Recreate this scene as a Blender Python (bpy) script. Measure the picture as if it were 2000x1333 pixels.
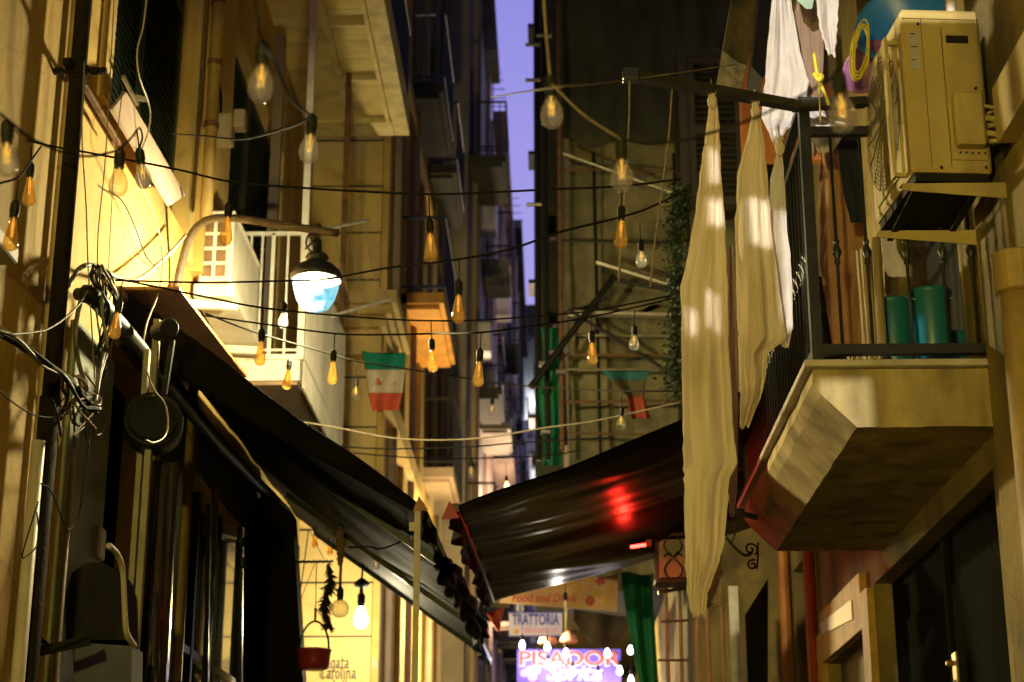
import bpy, math, random
from mathutils import Vector as V, Matrix, noise
random.seed(7)
S = bpy.context.scene
for o in list(bpy.data.objects): bpy.data.objects.remove(o)
COL = S.collection
# ------------------------------------------------------------ camera
F = 3374.0; TH = math.radians(17.8); PS = math.radians(1.293); CZ = 1.6
cd = bpy.data.cameras.new('camera'); cam = bpy.data.objects.new('camera', cd); COL.objects.link(cam)
cam.location = (0, 0, CZ); cam.rotation_euler = (math.radians(90)+TH, 0, PS)
cd.lens = 36*F/2000; cd.sensor_width = 36; cd.clip_end = 400; cd.clip_start = .05
cd.dof.use_dof = True; cd.dof.focus_distance = 8.5; cd.dof.aperture_fstop = 2.8
S.camera = cam
# ------------------------------------------------------------ world: dusk sky, violet near the roofs, darker overhead
w = bpy.data.worlds.new('World'); S.world = w; w.use_nodes = True
nt = w.node_tree; nt.nodes.clear()
tc = nt.nodes.new('ShaderNodeTexCoord'); sp = nt.nodes.new('ShaderNodeSeparateXYZ')
cr = nt.nodes.new('ShaderNodeValToRGB'); bg = nt.nodes.new('ShaderNodeBackground'); ow = nt.nodes.new('ShaderNodeOutputWorld')
nt.links.new(tc.outputs['Generated'], sp.inputs[0]); nt.links.new(sp.outputs['Z'], cr.inputs[0])
cr.color_ramp.elements[0].position = .25; cr.color_ramp.elements[0].color = (.54, .48, .98, 1)
cr.color_ramp.elements[1].position = .50; cr.color_ramp.elements[1].color = (.33, .31, .90, 1)
e = cr.color_ramp.elements.new(.60); e.color = (.026, .066, .052, 1)
nt.links.new(cr.outputs[0], bg.inputs[0]); bg.inputs[1].default_value = .85
nt.links.new(bg.outputs[0], ow.inputs[0])
S.view_settings.view_transform = 'Standard'; S.view_settings.look = 'None'
S.view_settings.exposure = 0.0; S.view_settings.gamma = 1
S.render.engine = 'CYCLES'
try:
    S.cycles.sample_clamp_indirect = 3.0; S.cycles.max_bounces = 6; S.cycles.transparent_max_bounces = 16
    S.cycles.blur_glossy = 1.0; S.cycles.caustics_reflective = False; S.cycles.caustics_refractive = False
except Exception: pass
# ------------------------------------------------------------ pixel -> place helpers (used to read real positions off known planes)
def ray(u, v):
    x = (u-1000)/F; y = (666.5-v)/F; c, s = math.cos(TH), math.sin(TH)
    r = V((math.cos(PS), math.sin(PS), 0)); f = V((-math.sin(PS)*c, math.cos(PS)*c, s)); U = V((math.sin(PS)*s, -math.cos(PS)*s, c))
    return r*x+U*y+f
O = V((0, 0, CZ))
def PX(u, v, X): d = ray(u, v); return O+d*(X/d.x)
def PY(u, v, Y): d = ray(u, v); return O+d*(Y/d.y)
def PZ(u, v, z): d = ray(u, v); return O+d*((z-CZ)/d.z)
def PD(u, v, D): return O+ray(u, v)*D
# ------------------------------------------------------------ lights
def point(name, loc, col, W, r=.06):
    l = bpy.data.lights.new(name, 'POINT'); l.energy = W; l.color = col; l.shadow_soft_size = r
    o = bpy.data.objects.new(name, l); COL.objects.link(o); o.location = loc; return o
def spot(name, loc, to, col, W, ang, blend=.3, r=.05):
    l = bpy.data.lights.new(name, 'SPOT'); l.energy = W; l.color = col; l.shadow_soft_size = r; l.spot_size = math.radians(ang); l.spot_blend = blend
    o = bpy.data.objects.new(name, l); COL.objects.link(o); o.location = loc
    o.rotation_euler = (V(to)-V(loc)).to_track_quat('-Z', 'Y').to_euler(); return o
LAMP = PD(617, 562, 11.3)
LP_STREET = LAMP+V((0, -.01, -.055))
LP_BACK = V((-1.5, -3.0, 3.3)); LP_FLOOD = V((-.9, 0.3, 5.85)); LP_FAR = V((-1.05, 22.6, 5.0)); LP_END = V((-.35, 64, 19.0)); LP_MID = V((-.72, 33.5, 8.0))
point('street_lamp_light', LP_STREET, (1, .84, .42), 1900, .09)
point('rear_street_lamp_light', LP_BACK, (1, .81, .18), 2050, .16)
point('far_street_lamp_light', LP_FAR, (1, .76, .30), 1100, .1)
point('middle_street_lamp_light', LP_MID, (1, .72, .50), 1900, .1)
point('end_street_lamp_light', LP_END, (.8, .88, 1), 1300, .2)
# ------------------------------------------------------------ mesh builder
class MB:
    def __init__(s): s.v = []; s.f = []
    def add(s, vs, fs):
        b = len(s.v); s.v += [tuple(p) for p in vs]; s.f += [tuple(b+i for i in f) for f in fs]; return s
    def box(s, x0, x1, y0, y1, z0, z1):
        if x0 > x1: x0, x1 = x1, x0
        if y0 > y1: y0, y1 = y1, y0
        if z0 > z1: z0, z1 = z1, z0
        vs = [(x, y, z) for x in (x0, x1) for y in (y0, y1) for z in (z0, z1)]
        return s.add(vs, [(0, 1, 3, 2), (4, 6, 7, 5), (0, 4, 5, 1), (2, 3, 7, 6), (0, 2, 6, 4), (1, 5, 7, 3)])
    def bevbox(s, x0, x1, y0, y1, z0, z1, b=.02):
        # box with chamfered vertical and horizontal edges
        import itertools
        vs = []; 
        def ring(z, i):
            return [(x0+i, y0+b, z), (x0+b, y0+i, z), (x1-b, y0+i, z), (x1-i, y0+b, z), (x1-i, y1-b, z), (x1-b, y1-i, z), (x0+b, y1-i, z), (x0+i, y1-b, z)]
        rs = [[(a[0]*1, a[1], z0) for a in ring(z0, b*.6)], ring(z0+b, 0), ring(z1-b, 0), ring(z1, b*.6)]
        for r in rs: vs += r
        fs = [tuple(reversed(range(8))), tuple(range(24, 32))]
        for k in range(3):
            for i in range(8):
                j = (i+1) % 8; fs.append((k*8+i, k*8+j, k*8+8+j, k*8+8+i))
        return s.add(vs, fs)
    def bar(s, a, b, w, h=None, up=(0, 0, 1)):
        a = V(a); b = V(b); h = h or w; d = (b-a).normalized(); u = V(up)
        if abs(d.dot(u)) > .95: u = V((0, 1, 0))
        r = d.cross(u).normalized(); t = r.cross(d).normalized()
        vs = [p+r*i*w/2+t*j*h/2 for p in (a, b) for i, j in ((-1, -1), (1, -1), (1, 1), (-1, 1))]
        return s.add(vs, [(3, 2, 1, 0), (4, 5, 6, 7), (0, 1, 5, 4), (1, 2, 6, 5), (2, 3, 7, 6), (3, 0, 4, 7)])
    def tube(s, pts, r, n=8):
        pts = [V(p) for p in pts]; rs = r if isinstance(r, (list, tuple)) else [r]*len(pts)
        vs = []; fs = []; pr = None
        for i, p in enumerate(pts):
            d = (pts[min(i+1, len(pts)-1)]-pts[max(i-1, 0)])
            if d.length < 1e-9: d = V((0, 0, 1))
            d.normalize()
            if pr is None:
                pr = d.orthogonal().normalized()
            pr = (pr-d*pr.dot(d)); pr = pr.normalized() if pr.length > 1e-6 else d.orthogonal().normalized()
            q = d.cross(pr)
            vs += [p+(pr*math.cos(2*math.pi*k/n)+q*math.sin(2*math.pi*k/n))*rs[i] for k in range(n)]
        for i in range(len(pts)-1):
            for k in range(n):
                j = (k+1) % n; fs.append((i*n+k, i*n+j, i*n+n+j, i*n+n+k))
        fs.append(tuple(reversed(range(n)))); fs.append(tuple(range(len(vs)-n, len(vs))))
        return s.add(vs, fs)
    def lathe(s, prof, c=(0, 0, 0), n=16, M=None):
        c = V(c); vs = []; fs = []
        for r, z in prof:
            for k in range(n):
                p = V((r*math.cos(2*math.pi*k/n), r*math.sin(2*math.pi*k/n), z))
                vs.append(c+((M @ p) if M else p))
        m = len(prof)
        for i in range(m-1):
            for k in range(n):
                j = (k+1) % n; fs.append((i*n+k, i*n+j, i*n+n+j, i*n+n+k))
        fs.append(tuple(reversed(range(n)))); fs.append(tuple(range((m-1)*n, m*n)))
        return s.add(vs, fs)
    def prism(s, poly, ext):
        n = len(poly); e = V(ext); vs = [V(p) for p in poly]+[V(p)+e for p in poly]
        fs = [tuple(reversed(range(n))), tuple(range(n, 2*n))]+[(i, (i+1) % n, n+(i+1) % n, n+i) for i in range(n)]
        return s.add(vs, fs)
    def grid(s, fn, nu, nv):
        vs = [fn(i/nu, j/nv) for j in range(nv+1) for i in range(nu+1)]
        return s.add(vs, [(j*(nu+1)+i, j*(nu+1)+i+1, (j+1)*(nu+1)+i+1, (j+1)*(nu+1)+i) for j in range(nv) for i in range(nu)])
def mesh_obj(name, mb, mat, wl, smooth=False, solid=0):
    me = bpy.data.meshes.new(name); me.from_pydata([(p[0]-wl[0], p[1]-wl[1], p[2]-wl[2]) for p in mb.v], [], mb.f)
    me.update()
    import bmesh
    bm = bmesh.new(); bm.from_mesh(me); bmesh.ops.recalc_face_normals(bm, faces=bm.faces); bm.to_mesh(me); bm.free()
    if smooth:
        for p in me.polygons: p.use_smooth = True
    me.materials.append(mat)
    o = bpy.data.objects.new(name, me); COL.objects.link(o)
    if solid:
        m = o.modifiers.new('thickness', 'SOLIDIFY'); m.thickness = solid; m.offset = 0
    return o
WL = {}
def thing(name, label, cat, loc, group=None):
    o = bpy.data.objects.new(name, None); COL.objects.link(o); o.location = loc; o.empty_display_size = .1
    o['label'] = label; o['category'] = cat
    if group: o['group'] = group
    WL[o.name] = V(loc); return o
def part(name, mb, mat, par, label=None, smooth=False, solid=0):
    wl = WL[par.name]; o = mesh_obj(name, mb, mat, wl, smooth, solid); o.parent = par; WL[o.name] = wl
    if label: o['label'] = label
    return o
def solo(name, mb, mat, label, cat, group=None, smooth=False, solid=0, kind=None):
    n = len(mb.v); c = V((sum(p[0] for p in mb.v)/n, sum(p[1] for p in mb.v)/n, min(p[2] for p in mb.v)))
    o = mesh_obj(name, mb, mat, c, smooth, solid); o.location = c; WL[o.name] = c
    if kind: o['kind'] = kind
    else: o['label'] = label; o['category'] = cat
    if kind == 'stuff': o['label'] = label; o['category'] = cat
    if group: o['group'] = group
    return o
# ------------------------------------------------------------ materials
def mat(name, c1, c2=None, scale=3, rough=.8, metal=0, bump=.0, bscale=None, stretch=(1, 1, 1), detail=6, spec=.5, streak=0, dirt=None, dirt_amt=.5, emit=None, es=0, patch=None):
    m = bpy.data.materials.new(name); m.use_nodes = True; n = m.node_tree.nodes; L = m.node_tree.links; b = n['Principled BSDF']
    b.inputs['Roughness'].default_value = rough; b.inputs['Metallic'].default_value = metal
    b.inputs['Specular IOR Level'].default_value = spec
    tcn = n.new('ShaderNodeTexCoord'); mp = n.new('ShaderNodeMapping'); mp.inputs['Scale'].default_value = stretch
    L.new(tcn.outputs['Object'], mp.inputs[0])
    c2 = c2 or tuple(x*.7 for x in c1)
    nz = n.new('ShaderNodeTexNoise'); nz.inputs['Scale'].default_value = scale; nz.inputs['Detail'].default_value = detail; nz.inputs['Roughness'].default_value = .62
    L.new(mp.outputs[0], nz.inputs[0])
    rp = n.new('ShaderNodeValToRGB'); rp.color_ramp.elements[0].position = .36; rp.color_ramp.elements[1].position = .64
    rp.color_ramp.elements[0].color = (*c2, 1); rp.color_ramp.elements[1].color = (*c1, 1)
    L.new(nz.outputs['Fac'], rp.inputs[0]); out = rp.outputs[0]
    if dirt:
        n2 = n.new('ShaderNodeTexNoise'); n2.inputs['Scale'].default_value = scale*.6; n2.inputs['Detail'].default_value = 8
        m2 = n.new('ShaderNodeMapping'); m2.inputs['Scale'].default_value = (1.6, 1.6, .35); m2.inputs['Location'].default_value = (3, 7, 1)
        L.new(tcn.outputs['Object'], m2.inputs[0]); L.new(m2.outputs[0], n2.inputs[0])
        r2 = n.new('ShaderNodeValToRGB'); r2.color_ramp.elements[0].position = .48; r2.color_ramp.elements[1].position = .68
        r2.color_ramp.elements[0].color = (0, 0, 0, 1); r2.color_ramp.elements[1].color = (dirt_amt,)*3+(1,)
        L.new(n2.outputs['Fac'], r2.inputs[0])
        mx = n.new('ShaderNodeMixRGB'); L.new(r2.outputs[0], mx.inputs[0]); L.new(out, mx.inputs[1]); mx.inputs[2].default_value = (*dirt, 1); out = mx.outputs[0]
    if patch:
        n3 = n.new('ShaderNodeTexNoise'); n3.inputs['Scale'].default_value = 1.9; n3.inputs['Detail'].default_value = 12; n3.inputs['Roughness'].default_value = .68; n3.inputs['Distortion'].default_value = .4
        m3 = n.new('ShaderNodeMapping'); m3.inputs['Location'].default_value = (11, 2, 5); L.new(tcn.outputs['Object'], m3.inputs[0]); L.new(m3.outputs[0], n3.inputs[0])
        r3 = n.new('ShaderNodeValToRGB'); r3.color_ramp.elements[0].position = .625; r3.color_ramp.elements[1].position = .64; r3.color_ramp.elements[1].color = (.8, .8, .8, 1)
        L.new(n3.outputs['Fac'], r3.inputs[0]); x3 = n.new('ShaderNodeMixRGB'); L.new(r3.outputs[0], x3.inputs[0]); L.new(out, x3.inputs[1]); x3.inputs[2].default_value = (*patch, 1); out = x3.outputs[0]
        # hairline cracks
        vo = n.new('ShaderNodeTexVoronoi'); vo.feature = 'DISTANCE_TO_EDGE'; vo.inputs['Scale'].default_value = 1.3
        nw_ = n.new('ShaderNodeMixRGB'); nw_.inputs[0].default_value = .25; L.new(tcn.outputs['Object'], nw_.inputs[1]); L.new(n3.outputs['Color'], nw_.inputs[2]); L.new(nw_.outputs[0], vo.inputs[0])
        r4 = n.new('ShaderNodeValToRGB'); r4.color_ramp.elements[0].position = .0; r4.color_ramp.elements[0].color = (.72, .72, .72, 1); r4.color_ramp.elements[1].position = .006; r4.color_ramp.elements[1].color = (1, 1, 1, 1)
        L.new(vo.outputs['Distance'], r4.inputs[0]); x4 = n.new('ShaderNodeMixRGB'); x4.blend_type = 'MULTIPLY'; x4.inputs[0].default_value = 1; L.new(out, x4.inputs[1]); L.new(r4.outputs[0], x4.inputs[2]); out = x4.outputs[0]
    L.new(out, b.inputs['Base Color'])
    if bump:
        nb = n.new('ShaderNodeTexNoise'); nb.inputs['Scale'].default_value = bscale or scale*6; nb.inputs['Detail'].default_value = 6
        L.new(mp.outputs[0], nb.inputs[0]); bu = n.new('ShaderNodeBump'); bu.inputs['Strength'].default_value = bump; bu.inputs['Distance'].default_value = .02
        L.new(nb.outputs['Fac'], bu.inputs['Height']); L.new(bu.outputs[0], b.inputs['Normal'])
    if emit:
        b.inputs['Emission Color'].default_value = (*emit, 1); b.inputs['Emission Strength'].default_value = es
    return m
def glassy(name, tint, gl=(1, 1, 1), rough=.03, extra=0.0):
    m = bpy.data.materials.new(name); m.use_nodes = True; n = m.node_tree.nodes; L = m.node_tree.links; n.clear()
    t = n.new('ShaderNodeBsdfTransparent'); t.inputs[0].default_value = (*tint, 1)
    g = n.new('ShaderNodeBsdfGlossy'); g.inputs[0].default_value = (*gl, 1); g.inputs[1].default_value = rough
    fr = n.new('ShaderNodeLayerWeight'); fr.inputs[0].default_value = .35
    mth = n.new('ShaderNodeMath'); mth.operation = 'MULTIPLY_ADD'; mth.inputs[1].default_value = .6; mth.inputs[2].default_value = .05
    L.new(fr.outputs['Facing'], mth.inputs[0])
    mx = n.new('ShaderNodeMixShader'); L.new(mth.outputs[0], mx.inputs[0]); L.new(t.outputs[0], mx.inputs[1]); L.new(g.outputs[0], mx.inputs[2])
    out = mx.outputs[0]
    if extra:
        d = n.new('ShaderNodeBsdfTranslucent'); d.inputs[0].default_value = (*(tint if tint[2] < .6 else (.85, .9, 1)), 1)
        m3 = n.new('ShaderNodeMixShader'); m3.inputs[0].default_value = extra; L.new(out, m3.inputs[1]); L.new(d.outputs[0], m3.inputs[2]); out = m3.outputs[0]
    o = n.new('ShaderNodeOutputMaterial'); L.new(out, o.inputs[0]); return m
def emis(name, c, s):
    m = bpy.data.materials.new(name); m.use_nodes = True; b = m.node_tree.nodes['Principled BSDF']
    b.inputs['Base Color'].default_value = (*c, 1); b.inputs['Emission Color'].default_value = (*c, 1); b.inputs['Emission Strength'].default_value = s; return m
def fabric(name, c1, c2, transl=.25, scale=6, bump=.25, stretch=(1, 1, 1)):
    m = mat(name, c1, c2, scale=scale, rough=.9, bump=bump*1.6, bscale=22, dirt=tuple(x*.55 for x in c1), dirt_amt=.35, stretch=stretch, spec=.15)
    n = m.node_tree.nodes; L = m.node_tree.links; b = n['Principled BSDF']; out = n['Material Output']
    t = n.new('ShaderNodeBsdfTranslucent'); t.inputs[0].default_value = (*c1, 1)
    mx = n.new('ShaderNodeMixShader'); mx.inputs[0].default_value = transl
    L.new(b.outputs[0], mx.inputs[1]); L.new(t.outputs[0], mx.inputs[2]); L.new(mx.outputs[0], out.inputs[0]); return m
M = {}
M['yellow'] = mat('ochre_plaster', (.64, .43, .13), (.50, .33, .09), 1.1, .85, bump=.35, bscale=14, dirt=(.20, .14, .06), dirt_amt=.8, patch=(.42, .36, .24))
M['yellow2'] = mat('pale_ochre_plaster', (.64, .47, .18), (.52, .37, .13), 1.4, .85, bump=.35, bscale=14, dirt=(.25, .2, .1), dirt_amt=.5, patch=(.5, .42, .28))
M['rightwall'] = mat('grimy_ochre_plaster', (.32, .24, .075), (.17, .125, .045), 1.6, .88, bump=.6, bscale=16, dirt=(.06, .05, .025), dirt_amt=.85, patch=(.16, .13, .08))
M['concrete'] = mat('stained_concrete', (.50, .40, .18), (.34, .26, .11), 4.2, .9, bump=.14, bscale=30, dirt=(.12, .09, .04), dirt_amt=.7, patch=(.2, .16, .09))
M['marble'] = mat('marble_edge', (.55, .5, .4), (.38, .33, .25), 5, .5)
M['far1'] = mat('far_grey_plaster', (.30, .25, .19), (.16, .14, .11), .8, .9, dirt=(.05, .05, .04), dirt_amt=.8)
M['far2'] = mat('far_pink_plaster', (.42, .30, .22), (.26, .19, .15), .7, .9, dirt=(.08, .07, .06), dirt_amt=.7)
M['far3'] = mat('far_slate_plaster', (.13, .12, .10), (.07, .065, .055), .9, .9, dirt=(.03, .03, .04), dirt_amt=.7)
M['far4'] = mat('far_pale_plaster', (.42, .42, .50), (.3, .3, .38), .6, .9, dirt=(.12, .12, .16), dirt_amt=.6)
M['darkwall'] = mat('dark_plaster', (.06, .055, .035), (.035, .034, .022), 1.5, .9, bump=.3, dirt=(.015, .015, .01))
M['black'] = mat('black_metal', (.012, .012, .010), (.008, .008, .007), 9, .5, bump=.1, spec=.3)
M['pole'] = mat('dark_rusty_pipe', (.013, .011, .008), (.022, .015, .009), 9, .85, bump=.3, spec=.08)
M['iron'] = mat('painted_iron', (.035, .038, .035), (.02, .022, .02), 12, .38, metal=.3)
M['rust'] = mat('rusty_steel', (.22, .11, .05), (.12, .06, .03), 12, .7, bump=.3, metal=.2)
M['armpipe'] = mat('weathered_brown_pipe', (.10, .075, .045), (.05, .038, .025), 12, .6, bump=.3)
M['steel'] = mat('galvanised_steel', (.30, .27, .2), (.2, .17, .12), 10, .4, metal=.6)
M['white'] = mat('white_enamel', (.78, .74, .64), (.66, .6, .5), 4, .4, dirt=(.35, .27, .15), dirt_amt=.4)
M['whitepaint'] = mat('white_painted_iron', (.76, .74, .70), (.6, .56, .5), 9, .45, dirt=(.4, .3, .2), dirt_amt=.4)
M['corr'] = mat('corrugated_sheet', (.66, .62, .55), (.54, .5, .44), 3, .5, dirt=(.3, .25, .2), dirt_amt=.4)
M['acbody'] = mat('yellowed_ac_casing', (.52, .41, .15), (.42, .32, .11), 2.2, .5, bump=.08, dirt=(.16, .12, .05), dirt_amt=.75)
M['acdark'] = mat('ac_dark_plastic', (.014, .014, .010), (.010, .010, .008), 5, .7, spec=.2)
M['grime'] = mat('ac_grille_inside', (.22, .13, .06), (.10, .06, .03), 8, .8)
M['brown'] = mat('brown_painted_panel', (.36, .17, .06), (.27, .12, .04), 3, .55, dirt=(.15, .07, .03), dirt_amt=.4)
M['board'] = mat('pinkish_board', (.62, .47, .38), (.55, .41, .33), 3, .6, dirt=(.4, .28, .2), dirt_amt=.35)
M['shutter'] = mat('dark_green_shutter', (.018, .03, .016), (.012, .02, .012), 7, .55, stretch=(1, 1, .3))
M['shutter2'] = mat('black_wood', (.012, .013, .009), (.007, .008, .006), 7, .9, stretch=(2, 2, .3), spec=.01)
M['dark'] = mat('dark_interior', (.012, .011, .008), (.007, .007, .005), 3, .9)
M['soffit'] = mat('boarded_soffit', (.82, .68, .26), (.72, .57, .20), 3, .7, bump=.15, stretch=(.3, 6, 1), dirt=(.25, .17, .07), dirt_amt=.5)
M['soffitframe'] = mat('soffit_frame_paint', (.84, .73, .34), (.74, .62, .26), 6, .6, dirt=(.3, .2, .08))
M['orangesoffit'] = mat('orange_soffit_boards', (.75, .36, .05), (.6, .26, .03), 3, .6, dirt=(.3, .13, .03), dirt_amt=.5)
M['orange'] = mat('orange_painted_wood', (.55, .20, .04), (.42, .14, .03), 4, .6)
M['pipeY'] = mat('painted_ochre_pipe', (.45, .31, .09), (.32, .21, .06), 6, .55, dirt=(.12, .08, .03))
M['ochreframe'] = mat('ochre_wood_frame', (.70, .42, .06), (.5, .29, .04), 5, .6, dirt=(.15, .09, .03))
M['pvc'] = mat('pale_pvc_conduit', (.5, .44, .33), (.4, .34, .24), 6, .5)
M['cable'] = mat('black_cable', (.014, .013, .010), (.009, .009, .008), 20, .8, spec=.12)
M['palecable'] = mat('pale_rope', (.26, .21, .14), (.18, .14, .09), 30, .8)
M['greycable'] = mat('grey_cable', (.20, .19, .15), (.13, .12, .1), 20, .6)
M['socket'] = mat('bulb_socket_rubber', (.009, .010, .009), (.006, .007, .006), 15, .5, spec=.25)
M['clear'] = glassy('clear_bulb_glass', (.93, .90, .84), (1, .97, .95), .05, .15)
M['amber'] = glassy('amber_bulb_glass', (.98, .72, .33), (1, .92, .7), .07, .14)
M['fil'] = emis('bulb_filament', (1, .60, .08), .9)
M['filw'] = emis('bulb_filament_dim', (1, .62, .16), .7)
M['lit'] = emis('lit_bulb_white', (.95, .95, 1), 14)
M['lity'] = emis('lit_bulb_warm', (1, .75, .3), 4)
M['sheet'] = fabric('cream_cotton', (.88, .79, .66), (.80, .69, .54), .32, 3, .3, (3, 3, .4))
M['whitecloth'] = fabric('white_cotton', (.78, .74, .72), (.66, .6, .57), .3, 4, .3)
M['peach'] = fabric('peach_cotton', (.52, .30, .18), (.42, .23, .13), .25, 4)
M['tan'] = fabric('tan_cloth', (.38, .27, .20), (.28, .19, .14), .25, 4)
M['navy'] = fabric('navy_knit', (.025, .03, .055), (.015, .02, .035), .1, 30, .5)
M['mint'] = fabric('mint_cloth', (.45, .62, .5), (.35, .5, .4), .2)
M['teal'] = mat('teal_plastic', (.015, .17, .25), (.012, .13, .19), 3, .35)
M['blue'] = mat('blue_plastic_basin', (.03, .22, .62), (.02, .18, .55), 3, .35)
M['purple'] = mat('purple_plastic_basin', (.30, .12, .30), (.24, .09, .25), 3, .4)
M['ropeY'] = mat('yellow_nylon_rope', (.75, .62, .04), (.55, .45, .03), 30, .5)
M['bamboo'] = mat('bamboo_mat', (.36, .27, .12), (.22, .16, .07), 4, .7, stretch=(8, 8, .6), bump=.3)
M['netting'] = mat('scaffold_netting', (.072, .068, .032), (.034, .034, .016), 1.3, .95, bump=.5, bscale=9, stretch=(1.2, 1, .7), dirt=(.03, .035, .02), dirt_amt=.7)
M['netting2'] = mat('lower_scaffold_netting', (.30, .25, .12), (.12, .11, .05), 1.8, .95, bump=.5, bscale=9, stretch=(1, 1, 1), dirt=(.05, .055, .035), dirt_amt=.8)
M['green'] = fabric('green_mesh_tarpaulin', (.05, .34, .17), (.03, .22, .11), .3, 3)
M['tarp'] = mat('black_pvc_tarpaulin', (.005, .005, .005), (.003, .003, .003), 2, .38, bump=.2, bscale=2.4, stretch=(.7, 2.0, 1), spec=.10)
M['tarpmatte'] = mat('matte_black_tarpaulin', (.007, .006, .005), (.004, .004, .004), 2, .75, bump=.2, spec=.05)
M['redtri'] = mat('red_pennant', (.42, .03, .02), (.3, .02, .015), 4, .5)
M['pot'] = mat('red_enamel_pot', (.32, .03, .015), (.25, .02, .01), 4, .3)
M['garlic'] = mat('dried_garlic', (.30, .2, .08), (.2, .12, .05), 15, .8)
M['pepper'] = mat('dried_peppers', (.045, .02, .012), (.02, .012, .008), 15, .6)
M['leaf'] = mat('ivy_leaves', (.022, .042, .014), (.012, .022, .009), 12, .5)
M['flagG'] = fabric('flag_green', (.02, .26, .17), (.015, .2, .13), .3)
M['flagW'] = fabric('flag_white', (.70, .62, .45), (.6, .52, .36), .3)
M['flagR'] = fabric('flag_red', (.66, .13, .06), (.55, .10, .05), .3)
M['banner'] = mat('orange_menu_banner', (.72, .42, .20), (.62, .33, .15), 5, .6)
M['purplesign'] = mat('purple_banner', (.22, .12, .62), (.18, .09, .52), 4, .5)
M['creamsign'] = mat('cream_signboard', (.74, .70, .66), (.64, .6, .58), 5, .5)
M['ink'] = mat('dark_lettering', (.03, .025, .02), (.02, .018, .015), 9, .6)
M['inkblue'] = mat('blue_lettering', (.05, .06, .35), (.04, .05, .28), 9, .6)
M['inkred'] = mat('red_lettering', (.72, .10, .07), (.6, .07, .05), 9, .6)
M['inkpink'] = mat('pink_lettering', (.85, .45, .45), (.8, .35, .38), 9, .6)
M['food1'] = mat('yellow_food_print', (.75, .45, .04), (.6, .3, .03), 20, .6)
M['food2'] = mat('red_food_print', (.55, .08, .04), (.4, .05, .03), 20, .6)
M['asphalt'] = mat('basalt_paving', (.05, .048, .045), (.03, .03, .028), 6, .6, bump=.4)
M['glass'] = mat('dark_window_glass', (.03, .035, .04), (.02, .025, .03), 2, .08, spec=.8)
M['frost'] = mat('frosted_lantern_glass', (.30, .30, .26), (.2, .2, .18), 3, .25)
M['chrome'] = mat('chromed_metal', (.7, .65, .55), (.6, .55, .45), 3, .12, metal=1)
M['brass'] = mat('brass_plate', (.62, .46, .18), (.5, .36, .12), 8, .3, metal=.9)
M['plasticroll'] = mat('rolled_clear_plastic', (.03, .016, .013), (.015, .010, .008), 3, .2, bump=.8, bscale=7, stretch=(5, 5, .35), spec=.45)
M['white_wood'] = mat('greyish_metal_strip', (.32, .28, .17), (.22, .19, .11), 5, .6)
M['bluewall'] = mat('blue_grey_panel', (.08, .09, .13), (.05, .055, .08), 4, .7, dirt=(.05, .05, .06), dirt_amt=.7)
M['red'] = emis('red_neon', (1, .03, .02), 18)
M['painting'] = mat('weathered_poster', (.16, .10, .06), (.06, .05, .03), 6, .6, stretch=(1, 2, .5), dirt=(.03, .02, .015), dirt_amt=.7)
M['moss'] = mat('mouldy_wood', (.16, .12, .05), (.04, .04, .02), 9, .9, bump=.7, stretch=(1, 1, .5))
# street lamp bowl: lit glass, blue-green where the cover shows, white near the burner
def lamp_glass():
    m = bpy.data.materials.new('lit_lamp_bowl'); m.use_nodes = True; n = m.node_tree.nodes; L = m.node_tree.links; b = n['Principled BSDF']
    t = n.new('ShaderNodeTexCoord'); nz = n.new('ShaderNodeTexNoise'); nz.inputs['Scale'].default_value = 14; nz.inputs['Detail'].default_value = 2
    L.new(t.outputs['Object'], nz.inputs[0])
    s = n.new('ShaderNodeSeparateXYZ'); L.new(t.outputs['Object'], s.inputs[0])
    ad = n.new('ShaderNodeMath'); ad.operation = 'MULTIPLY_ADD'; ad.inputs[1].default_value = 2.6; L.new(s.outputs['X'], ad.inputs[0])
    L.new(nz.outputs['Fac'], ad.inputs[2])
    r = n.new('ShaderNodeValToRGB'); r.color_ramp.elements[0].position = .42; r.color_ramp.elements[0].color = (1, .98, .95, 1)
    r.color_ramp.elements[1].position = .56; r.color_ramp.elements[1].color = (.14, .55, .78, 1)
    e = r.color_ramp.elements.new(.85); e.color = (.35, .85, .95, 1)
    L.new(ad.outputs[0], r.inputs[0]); L.new(r.outputs[0], b.inputs['Emission Color']); b.inputs['Emission Strength'].default_value = 1.25
    r2 = n.new('ShaderNodeMapRange'); r2.inputs[1].default_value = .28; r2.inputs[2].default_value = .6; r2.inputs[3].default_value = 6; r2.inputs[4].default_value = 1.1
    L.new(ad.outputs[0], r2.inputs[0]); L.new(r2.outputs[0], b.inputs['Emission Strength'])
    b.inputs['Base Color'].default_value = (0, 0, 0, 1); b.inputs['Specular IOR Level'].default_value = 0
    tr = n.new('ShaderNodeBsdfTransparent'); mx = n.new('ShaderNodeMixShader'); mx.inputs[0].default_value = .70
    L.new(tr.outputs[0], mx.inputs[1]); L.new(b.outputs[0], mx.inputs[2]); L.new(mx.outputs[0], n['Material Output'].inputs[0]); return m
M['bowl'] = lamp_glass()
# ------------------------------------------------------------ ground and setting
solo('ground', MB().box(-60, 60, -30, 160, -.3, 0), M['asphalt'], '', '', kind='structure')
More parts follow.
